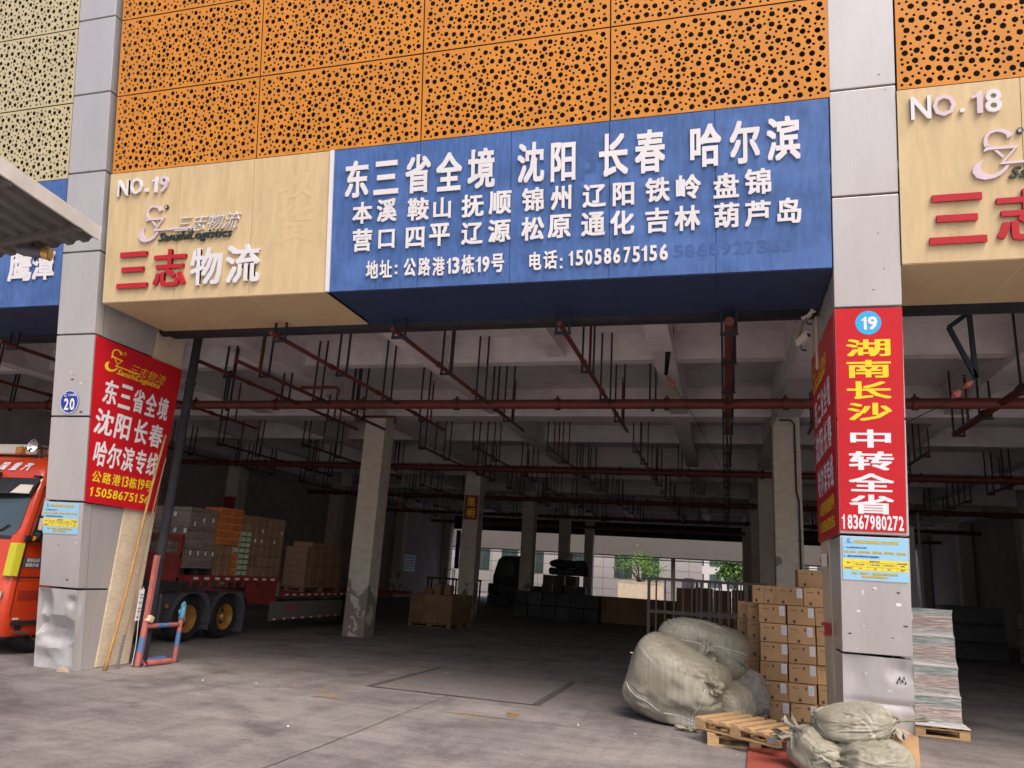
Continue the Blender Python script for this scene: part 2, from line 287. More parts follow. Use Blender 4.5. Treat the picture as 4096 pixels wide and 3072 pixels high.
class MB:
    def __init__(s): s.v = []; s.f = []
    def add(s, vs, fs):
        k = len(s.v); s.v += [Vector(v) for v in vs]; s.f += [tuple(i + k for i in f) for f in fs]; return s
    def box(s, x0, x1, y0, y1, z0, z1):
        return s.add([(x0, y0, z0), (x1, y0, z0), (x1, y1, z0), (x0, y1, z0), (x0, y0, z1), (x1, y0, z1), (x1, y1, z1), (x0, y1, z1)],
                     [(0, 3, 2, 1), (4, 5, 6, 7), (0, 1, 5, 4), (1, 2, 6, 5), (2, 3, 7, 6), (3, 0, 4, 7)])
    def quad(s, *p): return s.add(p, [tuple(range(len(p)))])
    def hexa(s, a, b):     # two matching polygons a -> b
        n = len(a); return s.add(list(a) + list(b), [tuple(reversed(range(n))), tuple(range(n, 2 * n))] + [(i, (i + 1) % n, n + (i + 1) % n, n + i) for i in range(n)])
    def tube(s, pts, r, n=10, cap=True):
        pts = [Vector(p) for p in pts]; rs = r if isinstance(r, (list, tuple)) else [r] * len(pts); rings = []
        for i, p in enumerate(pts):
            d = (pts[min(i + 1, len(pts) - 1)] - pts[max(i - 1, 0)]).normalized()
            a = d.cross(Vector((0, 0, 1)) if abs(d.z) < .9 else Vector((1, 0, 0))).normalized(); b = d.cross(a).normalized()
            rings.append([p + rs[i] * (cos(2 * pi * k / n) * a + sin(2 * pi * k / n) * b) for k in range(n)])
        vs = [q for R in rings for q in R]; fs = []
        for i in range(len(pts) - 1):
            for k in range(n): fs.append((i * n + k, i * n + (k + 1) % n, (i + 1) * n + (k + 1) % n, (i + 1) * n + k))
        if cap: fs += [tuple(reversed(range(n))), tuple(range((len(pts) - 1) * n, len(pts) * n))]
        return s.add(vs, fs)
    def bar(s, a, b, t):  # square bar between two points
        a = Vector(a); b = Vector(b); d = (b - a).normalized(); u = d.cross(Vector((0, 0, 1)) if abs(d.z) < .9 else Vector((0, 1, 0))).normalized(); v = d.cross(u)
        h = t / 2 if not isinstance(t, tuple) else None
        hu, hv = (h, h) if h else (t[0] / 2, t[1] / 2)
        q = lambda p: [p - u * hu - v * hv, p + u * hu - v * hv, p + u * hu + v * hv, p - u * hu + v * hv]
        return s.hexa(q(a), q(b))
    def lathe(s, prof, c, axis='X', n=32):  # prof: (radius, along)
        c = Vector(c); vs = []; fs = []; m = len(prof)
        for k in range(n):
            a = 2 * pi * k / n
            for r, h in prof:
                if axis == 'X': vs.append(c + Vector((h, r * cos(a), r * sin(a))))
                elif axis == 'Y': vs.append(c + Vector((r * cos(a), h, r * sin(a))))
                else: vs.append(c + Vector((r * cos(a), r * sin(a), h)))
        for k in range(n):
            for i in range(m - 1): fs.append((k * m + i, k * m + i + 1, ((k + 1) % n) * m + i + 1, ((k + 1) % n) * m + i))
        return s.add(vs, fs)
    def build(s, name, m, parent=None, origin=None, smooth=False, bevel=0, local=False, label=None):
        me = bpy.data.meshes.new(name)
        o = bpy.data.objects.new(name, me); COL.objects.link(o)
        off = Vector(origin) if origin is not None else (Vector((0, 0, 0)) if local else rootoff(parent))
        me.from_pydata([v - off for v in s.v], [], s.f); me.update()
        bm = bmesh.new(); bm.from_mesh(me); bmesh.ops.recalc_face_normals(bm, faces=bm.faces); bm.to_mesh(me); bm.free()
        me.materials.append(MT[m] if isinstance(m, str) else m)
        if smooth:
            for p in me.polygons: p.use_smooth = True
            if isinstance(smooth, float): me.set_sharp_from_angle(angle=smooth)
        if parent: o.parent = parent; OFF[o.name] = off
        elif origin is not None: o.location = origin; OFF[o.name] = off
        if bevel:
            b = o.modifiers.new('bevel', 'BEVEL'); b.width = bevel; b.segments = 2; b.limit_method = 'ANGLE'
        if label: o['label'] = label
        return o

def thing(name, label, cat, loc=(0, 0, 0), group=None, rot=(0, 0, 0)):
    o = bpy.data.objects.new(name, None); COL.objects.link(o); o.empty_display_size = .2
    o.location = loc; o.rotation_euler = rot; OFF[o.name] = Vector(loc)
    return tag(o, label, cat, group)
def tag(o, label, cat, group=None):
    o['label'] = label; o['category'] = cat; o['kind'] = 'thing'
    if group: o['group'] = group
    return o
def struct(o, kind='structure'):
    o['kind'] = kind; return o
def dup(root, loc, label, rot=None, group=None, drop=()):
    r = root.copy(); COL.objects.link(r); r.location = loc; OFF[r.name] = Vector(loc)
    if rot is not None: r.rotation_euler = rot
    r['label'] = label
    if group: r['group'] = group
    for c in root.children:
        if c.name.split('.')[0] in drop: continue
        k = c.copy(); COL.objects.link(k); k.parent = r
        for g in c.children:
            h = g.copy(); COL.objects.link(h); h.parent = k
    return r
ORD = ['first', 'second', 'third', 'fourth', 'fifth', 'sixth', 'seventh', 'eighth', 'ninth', 'tenth', 'eleventh', 'twelfth']

# ------------------------------------------------------------------ lettering
_G = {}
def glyph(ch, weight=.03, shear=0.0, flat=False):
    """outline of a character; heavier weights are struck several times with a small shift, each strike a hair lower"""
    k = (ch, weight, shear, flat)
    if k in _G: return _G[k]
    c = bpy.data.curves.new('t', 'FONT'); c.body = ch; c.shear = shear; c.resolution_u = 2
    if weight < 0: c.offset = weight
    c.extrude = 0 if flat else .1
    o = bpy.data.objects.new('t', c); COL.objects.link(o)
    me = bpy.data.meshes.new_from_object(o.evaluated_get(bpy.context.evaluated_depsgraph_get()))
    v0 = [v.co.copy() for v in me.vertices]; f0 = [tuple(p.vertices) for p in me.polygons]
    bpy.data.objects.remove(o); bpy.data.curves.remove(c); bpy.data.meshes.remove(me)
    vs, fs = [], []
    sh = [(0, 0)] if weight <= 0 else [(0, 0), (-1, -.8), (1, -.8), (1, .8), (-1, .8)]
    for i, (dx, dy) in enumerate(sh):
        n = len(vs); fs += [tuple(j + n for j in f) for f in f0]
        vs += [(v.x + dx * weight * .85, v.y + dy * weight * .85, (i * .00016 if flat else (v.z + .1) / .2 * (1 - .012 * i))) for v in v0]
    x0, x1 = min(v[0] for v in vs), max(v[0] for v in vs); y0, y1 = min(v[1] for v in vs), max(v[1] for v in vs)
    vs = [((v[0] - x0) / (x1 - x0), (v[1] - y0) / max(1e-6, y1 - y0), v[2]) for v in vs]
    _G[k] = (vs, fs); return _G[k]

def text(mb, ch, fr, u0, u1, z0, z1, depth=.03, base=.02, weight=.03, shear=0.0):
    flat = depth == 0
    if ch == '1':
        P = [(.46, 0), (1, 0), (1, 1), (.62, 1), (.46, .885), (.22, .805), (0, .78), (0, .655), (.46, .735)]
        return poly(mb, [(u0 + a * (u1 - u0), z0 + b * (z1 - z0)) for a, b in P], fr, base, depth or .0005)
    vs, fs = glyph(ch, weight, shear, flat)
    mb.add([fr(u0 + a * (u1 - u0), z0 + b * (z1 - z0), base + (c if flat else c * depth)) for a, b, c in vs], fs); return mb

LEAN = .17
_nl = sqrt(1 + LEAN * LEAN)
NRM = Vector((0, -1, -LEAN)) / _nl
def FAC(x, z, off=0.0): return Vector((x, 8.55 - LEAN * z, z)) + NRM * off          # leaning front of the building
def LSIDE(y, z, off=0.0): return Vector((-8.31 + off, y, z))                          # inner side of the left pillar
def RSIDE(y, z, off=0.0): return Vector((1.10 - off, y, z))                           # inner side of the right pillar
def poly(mb, pts, fr, base, depth):
    """flat outline in a frame, given a thickness"""
    n = len(pts); vs = [fr(u, z, base) for u, z in pts] + [fr(u, z, base + depth) for u, z in pts]
    tri = geometry.tessellate_polygon([[Vector((u, z, 0)) for u, z in pts]])
    fs = [tuple(t) for t in tri] + [tuple(i + n for i in t) for t in tri] + [(i, (i + 1) % n, n + (i + 1) % n, n + i) for i in range(n)]
    return mb.add(vs, fs)
def rect(mb, fr, u0, u1, z0, z1, base, depth):
    return poly(mb, [(u0, z0), (u1, z0), (u1, z1), (u0, z1)], fr, base, depth)
def disc(mb, fr, u, z, ru, rz, base, depth, n=40):
    return poly(mb, [(u + ru * cos(2 * pi * k / n), z + rz * sin(2 * pi * k / n)) for k in range(n)], fr, base, depth)
def ring(mb, fr, u, z, r0, r1, base, depth, a0=0, a1=2 * pi, n=36):
    P = [(u + r1 * cos(a0 + (a1 - a0) * k / n), z + r1 * sin(a0 + (a1 - a0) * k / n)) for k in range(n + 1)]
    Q = [(u + r0 * cos(a0 + (a1 - a0) * k / n), z + r0 * sin(a0 + (a1 - a0) * k / n)) for k in range(n + 1)]
    for k in range(n): poly(mb, [P[k], P[k + 1], Q[k + 1], Q[k]], fr, base, depth)
    return mb

# ================================================================== SETTING
g = MB(); g.quad((-160, -120, 0), (160, -120, 0), (160, 200, 0), (-160, 200, 0))
struct(g.build('ground', 'ground'))
# added pale ground out of view, bounces light up to the bay ceiling
g = MB(); g.quad((-160, -120, .004), (160, -120, .004), (160, 3.6, .004), (-160, 3.6, .004))
struct(g.build('bounce_pavement', mat('pale_bounce_ground', (.46, .43, .41), .85, 0, .1, .8, world=True, var2=(9, (1, 1, 1), .12))))
# repaired slab in the bay, with its saw cut round it
g = MB()
P = [(-4.69, 9.95), (-2.35, 9.92), (-2.33, 12.42), (-4.63, 12.5)]
m_patch = mat('patch_concrete', (.262, .238, .232), .8, 0, .14, 2, (1, 4, 1), world=True, var2=(9, (1, 1, 1), .25), col2=(.20, .18, .18), c2scale=1.3, c2lo=.5, c2hi=.8, bump=.15)
g.quad(*[(x, y, .004) for x, y in P]); struct(g.build('pavement_patch', m_patch))
g = MB()
for i in range(4):
    a = Vector((*P[i], .008)); b = Vector((*P[(i + 1) % 4], .008)); d = (b - a).normalized(); n = Vector((-d.y, d.x, 0)) * (.05 if i in (1, 3) else .022)
    g.quad(a + n, b + n, b - n, a - n)
# construction joints in the yard
def crack(g, a, b, wdt, seed):
    rr = random.Random(seed); n = 40; pts = []
    for i in range(n + 1):
        t = i / n; p = Vector((*a, .004)).lerp(Vector((*b, .004)), t); p.x += rr.uniform(-.012, .012); p.y += rr.uniform(-.012, .012); pts.append(p)
    d = (pts[-1] - pts[0]).normalized(); nn = Vector((-d.y, d.x, 0))
    for i in range(n):
        w0 = wdt * rr.uniform(.5, 1.2); g.quad(pts[i] + nn * w0, pts[i + 1] + nn * w0, pts[i + 1] - nn * w0, pts[i] - nn * w0)
crack(g, (-3.5, 3.7), (-3.53, 9.9), .008, 1); crack(g, (-9, 8.72), (.3, 8.83), .006, 2); crack(g, (-.2, 10.6), (-.25, 24), .012, 4); crack(g, (1.0, 3.7), (1.02, 7.6), .006, 6)
struct(g.build('pavement_joints', mat('joint_fill', (.11, .10, .098), .9, var=.4, scale=6)))
g = MB()
rr = random.Random(3)
def worn(cx, cy, L, W, ang, n):
    for i in range(n):
        a = rr.uniform(-L / 2, L / 2); b = rr.uniform(-W / 2, W / 2); s = rr.uniform(.01, .05)
        c = Vector((cx + a * cos(ang) - b * sin(ang), cy + a * sin(ang) + b * cos(ang), .0045 + i * 1e-5))
        k = rr.randint(5, 7); g.quad(*[c + Vector((s * 1.9 * rr.uniform(.4, 1) * cos(2 * pi * j / k), s * .7 * rr.uniform(.5, 1) * sin(2 * pi * j / k), 0)) for j in range(k)])
worn(-4.7, 8.86, .3, .06, .1, 26); worn(-4.95, 9.18, .16, .06, .1, 10); worn(-2.75, 8.82, .5, .06, .05, 40); worn(-2.44, 9.12, .12, .25, .05, 16); worn(-4.42, 11.28, .5, .12, .4, 26)
struct(g.build('pavement_marking', mat('worn_yellow_paint', (.34, .20, .07), .8, var=.3, scale=14)))

# ================================================================== WAREHOUSE
W = thing('warehouse', 'logistics warehouse with leaning orange perforated front and deep open concrete loading hall', 'warehouse', (0, 8.55, 0))
COLX = (-17.65, -8.2, 1.25, 10.65)
ROWS = (16.5, 24.15, 31.85, 39.5, 47.2)
XA, XB, YB = -17.9, 10.95, 47.5
# slab, beams
MB().box(-40, 34, 9.0, YB + .4, 5.80, 6.15).build('roof_slab', 'ceil', W)
k = 0
for y0, y1, zb in [(9.55, 9.95, 5.45)] + [(y - .3, y + .3, 5.15) for y in ROWS]:
    MB().box(-40, 34, y0, y1, zb, 5.80).build('cross_beam', 'ceil', W)
for ya in (12.4, 20.3, 28.0, 35.6, 43.3):
    MB().box(-40, 34, ya, ya + .25, 5.32, 5.80).build('cross_beam', 'ceil', W)
for xb, w_, zb in [(x, .28, 5.148) for x in COLX] + [(x, .18, 5.2) for x in (-14.5, -11.3, -5.1, -.95, 4.4, 7.5, -21, -25, 14, 18)] + [(-2.85, .15, 5.4)]:
    y = 9.95
    for i, yr in enumerate(ROWS):
        if xb == -2.85 and i > 0: break
        MB().box(xb - w_, xb + w_, y, (12.4 if xb == -2.85 else yr - .3), zb, 5.799).build('long_beam', 'ceil', W); y = yr + .3
# inner columns
for xi, x in enumerate(COLX):
    for yi, y in enumerate(ROWS):
        c = MB().box(x - .27, x + .27, y - .27, y + .27, 0, 5.149)
        c.build('column', 'column', W, bevel=.012)
# side walls and rear header
MB().box(XA - .2, XA, 9.9, YB, 0, 5.79).build('side_wall', 'wallin', W)
MB().box(XB, XB + .2, 26.0, YB, 0, 5.79).build('side_wall', 'wallin', W)
MB().box(-40, 34, YB, YB + .3, 4.32, 5.79).build('rear_lintel', 'dark', W)
MB().box(-40, XA, YB, YB + .3, 0, 4.31).build('rear_wall', 'wallin', W)
MB().box(XB, 34, YB, YB + .3, 0, 4.31).build('rear_wall', 'wallin', W)
MB().box(-40.2, -40, 9.9, YB + .3, 0, 5.79).build('side_wall', 'wallin', W)
MB().box(34, 34.2, 9.9, YB + .3, 0, 5.79).build('side_wall', 'wallin', W)
# closed wall behind the perforated cladding
b = MB(); b.hexa([FAC(-40, 6.2, -.32), FAC(34, 6.2, -.32), FAC(34, 13.5, -.32), FAC(-40, 13.5, -.32)], [FAC(-40, 6.2, -.7), FAC(34, 6.2, -.7), FAC(34, 13.5, -.7), FAC(-40, 13.5, -.7)])
b.build('backing_wall', 'dark', W)
MB().box(-40, 34, 8.42, 9.56, 6.153, 6.35).build('backing_wall', 'dark', W)
# ---- perforated panels: real round holes cut in one sheet, repeated
def perforated(wd, ht, seed):
    rr = random.Random(seed); pts = []
    def fits(x, y, r, gap):
        return all((x - a) ** 2 + (y - b) ** 2 > (r + c + gap) ** 2 for a, b, c in pts)
    R, r = .0325, .0155; mg = .024
    def spread(n, q, clear, tries):
        """even scatter: of several free spots take the one farthest from the others of its size"""
        own = []
        for _ in range(n):
            best = None
            for _t in range(tries):
                x, y = rr.uniform(mg + q, wd - mg - q), rr.uniform(mg + q, ht - mg - q)
                d = min([sqrt((x - a) ** 2 + (y - b) ** 2) - c - q for a, b, c in pts] or [9])
                if d < clear: continue
                e = min([(x - a) ** 2 + (y - b) ** 2 for a, b in own] or [9])
                if best is None or e > best[0]: best = (e, x, y)
            if best: own.append(best[1:]); pts.append((best[1], best[2], q))
    spread(176, R, .026, 60); spread(310, r, .009, 90)
    vs = [Vector((0, 0)), Vector((wd, 0)), Vector((wd, ht)), Vector((0, ht))]; ed = [(0, 1), (1, 2), (2, 3), (3, 0)]
    for x, y, q in pts:
        n = 14 if q == R else 9; k0 = len(vs)
        vs += [Vector((x + q * cos(2 * pi * i / n), y + q * sin(2 * pi * i / n))) for i in range(n)]; ed += [(k0 + i, k0 + (i + 1) % n) for i in range(n)]
    V, E_, F_, ov, oe, of = geometry.delaunay_2d_cdt(vs, ed, [], 0, 1e-6)
    def inhole(c):
        return any((c.x - x) ** 2 + (c.y - y) ** 2 < (q * .9) ** 2 for x, y, q in pts)
    faces = []
    for f in F_:
        c = (V[f[0]] + V[f[1]] + V[f[2]]) / 3
        if not inhole(c): faces.append(tuple(f))
    me = bpy.data.meshes.new('perforated_panel'); me.from_pydata([(v.x, v.y, 0) for v in V], [], faces)
    bm = bmesh.new(); bm.from_mesh(me); bmesh.ops.recalc_face_normals(bm, faces=bm.faces)
    ret = bmesh.ops.extrude_face_region(bm, geom=bm.faces[:]); bmesh.ops.translate(bm, verts=[e for e in ret['geom'] if isinstance(e, bmesh.types.BMVert)], vec=(0, 0, -.006))
    bmesh.ops.recalc_face_normals(bm, faces=bm.faces); bm.to_mesh(me); bm.free(); return me
PW, PH = 2.315, 1.112 * _nl - .018
pm = perforated(PW, PH, 5); pm2 = pm.copy(); pm.materials.append(MT['orange']); pm2.materials.append(MT['pale'])
def panel(me, x, z):
    o = bpy.data.objects.new('perforated_panel', me); COL.objects.link(o); o.parent = W
    o.location = FAC(x + .009, z + .009) - rootoff(W); o.rotation_euler = (radians(90) + math.atan(LEAN), 0, 0)
Z0 = 6.675
for r_ in range(4):
    for c_ in range(4): panel(pm, -8.215 + 2.332 * c_, Z0 + 1.112 * r_)
    for c_ in range(2): panel(pm, 1.745 + 2.332 * c_, Z0 + 1.112 * r_)
    for c_ in range(2): panel(pm2, -8.985 - 2.332 * (c_ + 1), Z0 + 1.112 * r_)
# dark rails behind the open joints, set back
for x in [-8.215 + 2.332 * i for i in range(5)]:
    b = MB(); rect(b, FAC, x - .03, x + .03, Z0, 11.1, -.06, .03); b.build('panel_rail', 'joint', W)
for i in range(5):
    for xa, xb in ((-13.6, -8.99), (-8.2, 1.1), (1.74, 6.4)):
        b = MB(); rect(b, FAC, xa, xb, Z0 + 1.112 * i - .03, Z0 + 1.112 * i + .03, -.10, .03); b.build('panel_rail', 'joint', W)
# ---- clad pillars: leaning grey metal panels on the front, concrete behind
JZ = [0, 1.05, 2.19, 3.33, 4.455, 5.61, 6.745, 7.89, 9.0, 10.14, 11.2]
def fy(z, off=0): return 8.55 - LEAN * z - off
def dented(bm_, fr, u0, u1, z0, z1, dents, nu=26, nz_=40, th=.02):
    """a sheet with knocks: dents = (u, z, radius u, radius z, depth)"""
    vs = []; fs = []
    for j in range(nz_ + 1):
        for i in range(nu + 1):
            u = u0 + (u1 - u0) * i / nu; z = z0 + (z1 - z0) * j / nz_; d = 0
            for (a, c, ra, rc, dp, sh) in dents:
                q = ((u - a) / ra) ** 2 + ((z - c) / rc) ** 2
                if q < 1: d -= dp * ((1 - sqrt(q)) ** sh)
            vs.append(fr(u, z, d))
    for j in range(nz_):
        for i in range(nu): a = j * (nu + 1) + i; fs.append((a, a + 1, a + nu + 2, a + nu + 1))
    bm_.add(vs, fs); return bm_
def pillar(xl, xr, ybk, ycl, inner, dents, dents_side):
    """inner = +1: the bay lies on +X side"""
    for i in range(len(JZ) - 1):
        z0, z1 = JZ[i] + (.012 if i else 0.0), JZ[i + 1] - .012
        b = MB()
        if i == 0:
            dented(b, FAC, xl, xr, z0, z1, dents)
            fr = (lambda y, z, o: Vector((xr + o, y - LEAN * z, z))) if inner > 0 else (lambda y, z, o: Vector((xl - o, y - LEAN * z, z)))
            dented(b, fr, 8.55, 8.70, z0, z1, dents_side, nu=8)
            xs = xl if inner > 0 else xr
            b.quad((xs, fy(z0), z0), (xs, ycl, z0), (xs, ycl, z1), (xs, fy(z1), z1))
        else:
            a = [(xl, fy(z0), z0), (xr, fy(z0), z0), (xr, fy(z1), z1), (xl, fy(z1), z1)]
            bk = [(xl, fy(z0) + .15, z0), (xr, fy(z0) + .15, z0), (xr, fy(z1) + .15, z1), (xl, fy(z1) + .15, z1)]
            b.hexa(a, bk)
        o = b.build('pillar_cladding', 'clad_dent' if i == 0 else 'clad', W, smooth=(radians(30) if i == 0 else False), bevel=(0 if i == 0 else .006))
        # side sheet, from the front strip back to the concrete
        for xs, sgn in ((xr, 1), (xl, -1)):
            b = MB(); xo = xs - sgn * .012
            b.hexa([(xo, fy(z0) + .165, z0), (xo, ycl, z0), (xo, ycl, z1), (xo, fy(z1) + .165, z1)], [(xo - sgn * .03, fy(z0) + .165, z0), (xo - sgn * .03, ycl, z0), (xo - sgn * .03, ycl, z1), (xo - sgn * .03, fy(z1) + .165, z1)])
            b.build('side_cladding', 'clad', W)
    # dark core seen through the joints
    b = MB(); b.hexa([(xl + .16, fy(0) + .18, .0), (xr - .16, fy(0) + .18, .0), (xr - .05, fy(11.2) + .05, 11.2), (xl + .05, fy(11.2) + .05, 11.2)],
                     [(xl + .05, ycl + .01, .0), (xr - .05, ycl + .01, .0), (xr - .05, ycl + .01, 11.2), (xl + .05, ycl + .01, 11.2)]); b.build('pillar_core', 'joint', W)
    MB().box(xl + .01, xr - .01, ycl + .02, ybk, 0, 6.1).build('pillar_concrete', 'concrete', W, bevel=.015)
pillar(-8.985, -8.335, 9.57, 8.92, 1,
       [(-8.92, .80, .20, .30, .14, .9), (-8.99, .55, .16, .12, .12, 1.0), (-8.64, .50, .36, .20, .14, .8), (-8.72, .36, .30, .10, .05, .8), (-8.45, .28, .34, .22, .07, .8), (-8.42, .88, .10, .09, .06, 1.0), (-8.8, .12, .3, .18, .06, 1.1)],
       [(8.56, .85, .1, .2, .03, 1.2)])
pillar(1.105, 1.735, 9.88, 9.08, -1,
       [(1.22, .85, .3, .5, .045, 1.0), (1.62, .92, .16, .14, .05, 1.1), (1.5, .6, .5, .05, .03, 1.0), (1.70, .2, .12, .35, .06, 1.1)], [(8.55, .3, .1, .3, .03, 1.1)])
# inner face of the pillars towards the next bay, unseen front end walls
for xa, xb in ((-18.6, -17.6), (11.2, 12.1)):
    b = MB(); b.hexa([(xa, fy(0), 0), (xb, fy(0), 0), (xb, fy(11), 11), (xa, fy(11), 11)], [(xa, 9.5, 0), (xb, 9.5, 0), (xb, 9.5, 11), (xa, 9.5, 11)]); b.build('pillar_cladding', 'clad', W)
# dark rolling-shutter tube and rail along the head of the bay
for xa, xb in ((-17.6, -9.0), (-8.3, 1.09), (1.745, 11.2)):
    MB().tube([(xa, 9.0, 4.915), (xb, 9.0, 4.915)], .105, 16).build('shutter_tube', 'drain', W, smooth=True)
    MB().box(xa, xb, 9.11, 9.28, 4.86, 5.79).build('head_wall', 'dark', W)
for xa, xb in ((-40, -17.6), (11.2, 34)):
    MB().box(xa, xb, 8.7, 9.1, 0, 6.3).build('front_wall', 'wallin', W)

# ================================================================== SIGN BOXES ON THE FRONT
SZ0, SZ1 = 4.875, 6.668
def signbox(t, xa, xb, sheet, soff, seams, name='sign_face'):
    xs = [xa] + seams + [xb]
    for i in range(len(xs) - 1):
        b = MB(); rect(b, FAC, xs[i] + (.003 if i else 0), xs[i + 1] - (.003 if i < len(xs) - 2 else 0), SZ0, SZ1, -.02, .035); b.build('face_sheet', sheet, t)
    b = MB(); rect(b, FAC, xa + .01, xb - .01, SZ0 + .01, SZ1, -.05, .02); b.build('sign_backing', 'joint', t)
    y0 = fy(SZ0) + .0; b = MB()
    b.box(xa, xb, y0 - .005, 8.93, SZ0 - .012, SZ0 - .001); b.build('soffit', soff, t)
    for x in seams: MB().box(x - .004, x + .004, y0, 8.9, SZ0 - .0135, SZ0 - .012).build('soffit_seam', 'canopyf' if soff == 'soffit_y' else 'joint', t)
YS = thing('shop_sign', 'cream fascia sign with number NO.19, swan-like logo and red and white raised company characters', 'sign', (-6.4, 7.7, SZ0))
BS = thing('shop_sign', 'long blue fascia sign crowded with raised white city names, address and phone number', 'sign', (-1.8, 7.7, SZ0))
NS = thing('shop_sign', 'cream fascia sign with number NO.18 right of the red-clad pillar', 'sign', (4.0, 7.7, SZ0))
LS = thing('shop_sign', 'blue fascia sign half hidden behind the grey sheet canopy', 'sign', (-12, 7.7, SZ0))
signbox(YS, -8.215, -4.775, 'yellow', 'soffit_y', [-7.043, -5.894])
signbox(BS, -4.72, 1.09, 'blue', 'soffit_b', [-3.542, -2.386, -1.222, -.066])
signbox(NS, 1.745, 6.4, 'yellow', 'soffit_y', [2.847, 4.0, 5.16])
signbox(LS, -17.0, -8.99, 'blue', 'soffit_b', [-14.6, -13.5, -12.3, -11.15, -10.0])
b = MB(); rect(b, FAC, -4.772, -4.722, SZ0, SZ1, -.02, .055); b.build('edge_strip', 'white', BS)
def raised(t, rows, m, dx=0.0, depth=.016, weight=.03, name='raised_character', base=.022):
    for ch, x0, x1, z0, z1 in rows:
        b = MB()
        if ch == ':':
            h = min(.027, x1 - x0); rect(b, FAC, x0, x0 + h, z0, z0 + h * 1.1, base, depth); rect(b, FAC, x0, x0 + h, z1 - h * 1.1, z1, base, depth)
        elif ch == '.': rect(b, FAC, x0 + dx, x1 + dx, z0, z1, base, depth)
        else: text(b, ch, FAC, x0 + dx, x1 + dx, z0, z1, depth, base, weight)
        b.build(name, m(ch, x0) if callable(m) else m, t)
BLUE = [('东', -4.545, -4.225, 6.029, 6.502), ('三', -4.151, -3.819, 6.04, 6.459), ('省', -3.727, -3.395, 6.023, 6.499), ('全', -3.323, -2.992, 6.015, 6.488), ('境', -2.918, -2.58, 6.01, 6.497), ('沈', -2.302, -1.98, 6.029, 6.508), ('阳', -1.9, -1.61, 6.013, 6.473), ('本', -4.427, -4.16, 5.695, 5.966), ('溪', -4.096, -3.829, 5.697, 5.983), ('鞍', -3.683, -3.408, 5.685, 5.961), ('山', -3.348, -3.12, 5.688, 5.942), ('抚', -2.985, -2.709, 5.674, 5.947), ('顺', -2.645, -2.37, 5.686, 5.961), ('锦', -2.24, -1.979, 5.688, 5.968), ('州', -1.897, -1.655, 5.683, 5.963), ('营', -4.414, -4.152, 5.349, 5.631), ('口', -4.062, -3.845, 5.37, 5.599), ('四', -3.698, -3.453, 5.352, 5.602), ('平', -3.392, -3.13, 5.355, 5.627), ('辽', -2.982, -2.714, 5.349, 5.615), ('源', -2.647, -2.374, 5.355, 5.624), ('松', -2.242, -1.971, 5.35, 5.624), ('原', -1.927, -1.659, 5.357, 5.628), ('地', -4.216, -4.055, 5.004, 5.225), ('址', -4.032, -3.87, 5.009, 5.222), (':', -3.828, -3.801, 5.044, 5.157), ('公', -3.712, -3.557, 5.007, 5.228), ('路', -3.522, -3.367, 5.005, 5.227), ('港', -3.34, -3.187, 4.999, 5.221), ('1', -3.155, -3.109, 5.014, 5.2), ('3', -3.088, -2.999, 5.012, 5.208), ('栋', -2.972, -2.813, 5.004, 5.227), ('1', -2.789, -2.733, 5.014, 5.196), ('9', -2.712, -2.625, 5.013, 5.197), ('号', -2.6, -2.448, 5.002, 5.219), ('电', -2.141, -2.0, 5.003, 5.213), ('话', -1.973, -1.813, 5.007, 5.222), (':', -1.78, -1.754, 5.007, 5.124), ('1', -1.678, -1.632, 5.031, 5.199), ('长', -1.339, -1.01, 6.021, 6.515), ('春', -0.934, -0.6, 6.024, 6.516), ('哈', -0.33, 0.0, 6.038, 6.516), ('尔', 0.086, 0.399, 6.036, 6.512), ('滨', 0.468, 0.806, 6.035, 6.513), ('辽', -1.525, -1.258, 5.683, 5.95), ('阳', -1.181, -0.941, 5.677, 5.941), ('铁', -0.818, -0.552, 5.689, 5.963), ('岭', -0.485, -0.218, 5.695, 5.966), ('盘', -0.087, 0.178, 5.677, 5.95), ('锦', 0.239, 0.507, 5.69, 5.97), ('通', -1.538, -1.267, 5.356, 5.628), ('化', -1.209, -0.941, 5.348, 5.623), ('吉', -0.818, -0.563, 5.346, 5.624), ('林', -0.502, -0.227, 5.348, 5.624), ('葫', -0.081, 0.18, 5.351, 5.624), ('芦', 0.235, 0.497, 5.346, 5.623), ('岛', 0.563, 0.801, 5.357, 5.629), ('5', -1.598, -1.512, 5.029, 5.204), ('0', -1.49, -1.409, 5.026, 5.207), ('5', -1.383, -1.303, 5.029, 5.204), ('8', -1.278, -1.195, 5.03, 5.207), ('6', -1.173, -1.094, 5.03, 5.204), ('7', -1.056, -0.983, 5.03, 5.207), ('5', -0.959, -0.877, 5.031, 5.208), ('1', -0.859, -0.8, 5.038, 5.209), ('5', -0.773, -0.691, 5.036, 5.21), ('6', -0.664, -0.573, 5.036, 5.215)]
raised(BS, BLUE, 'white', weight=.034)
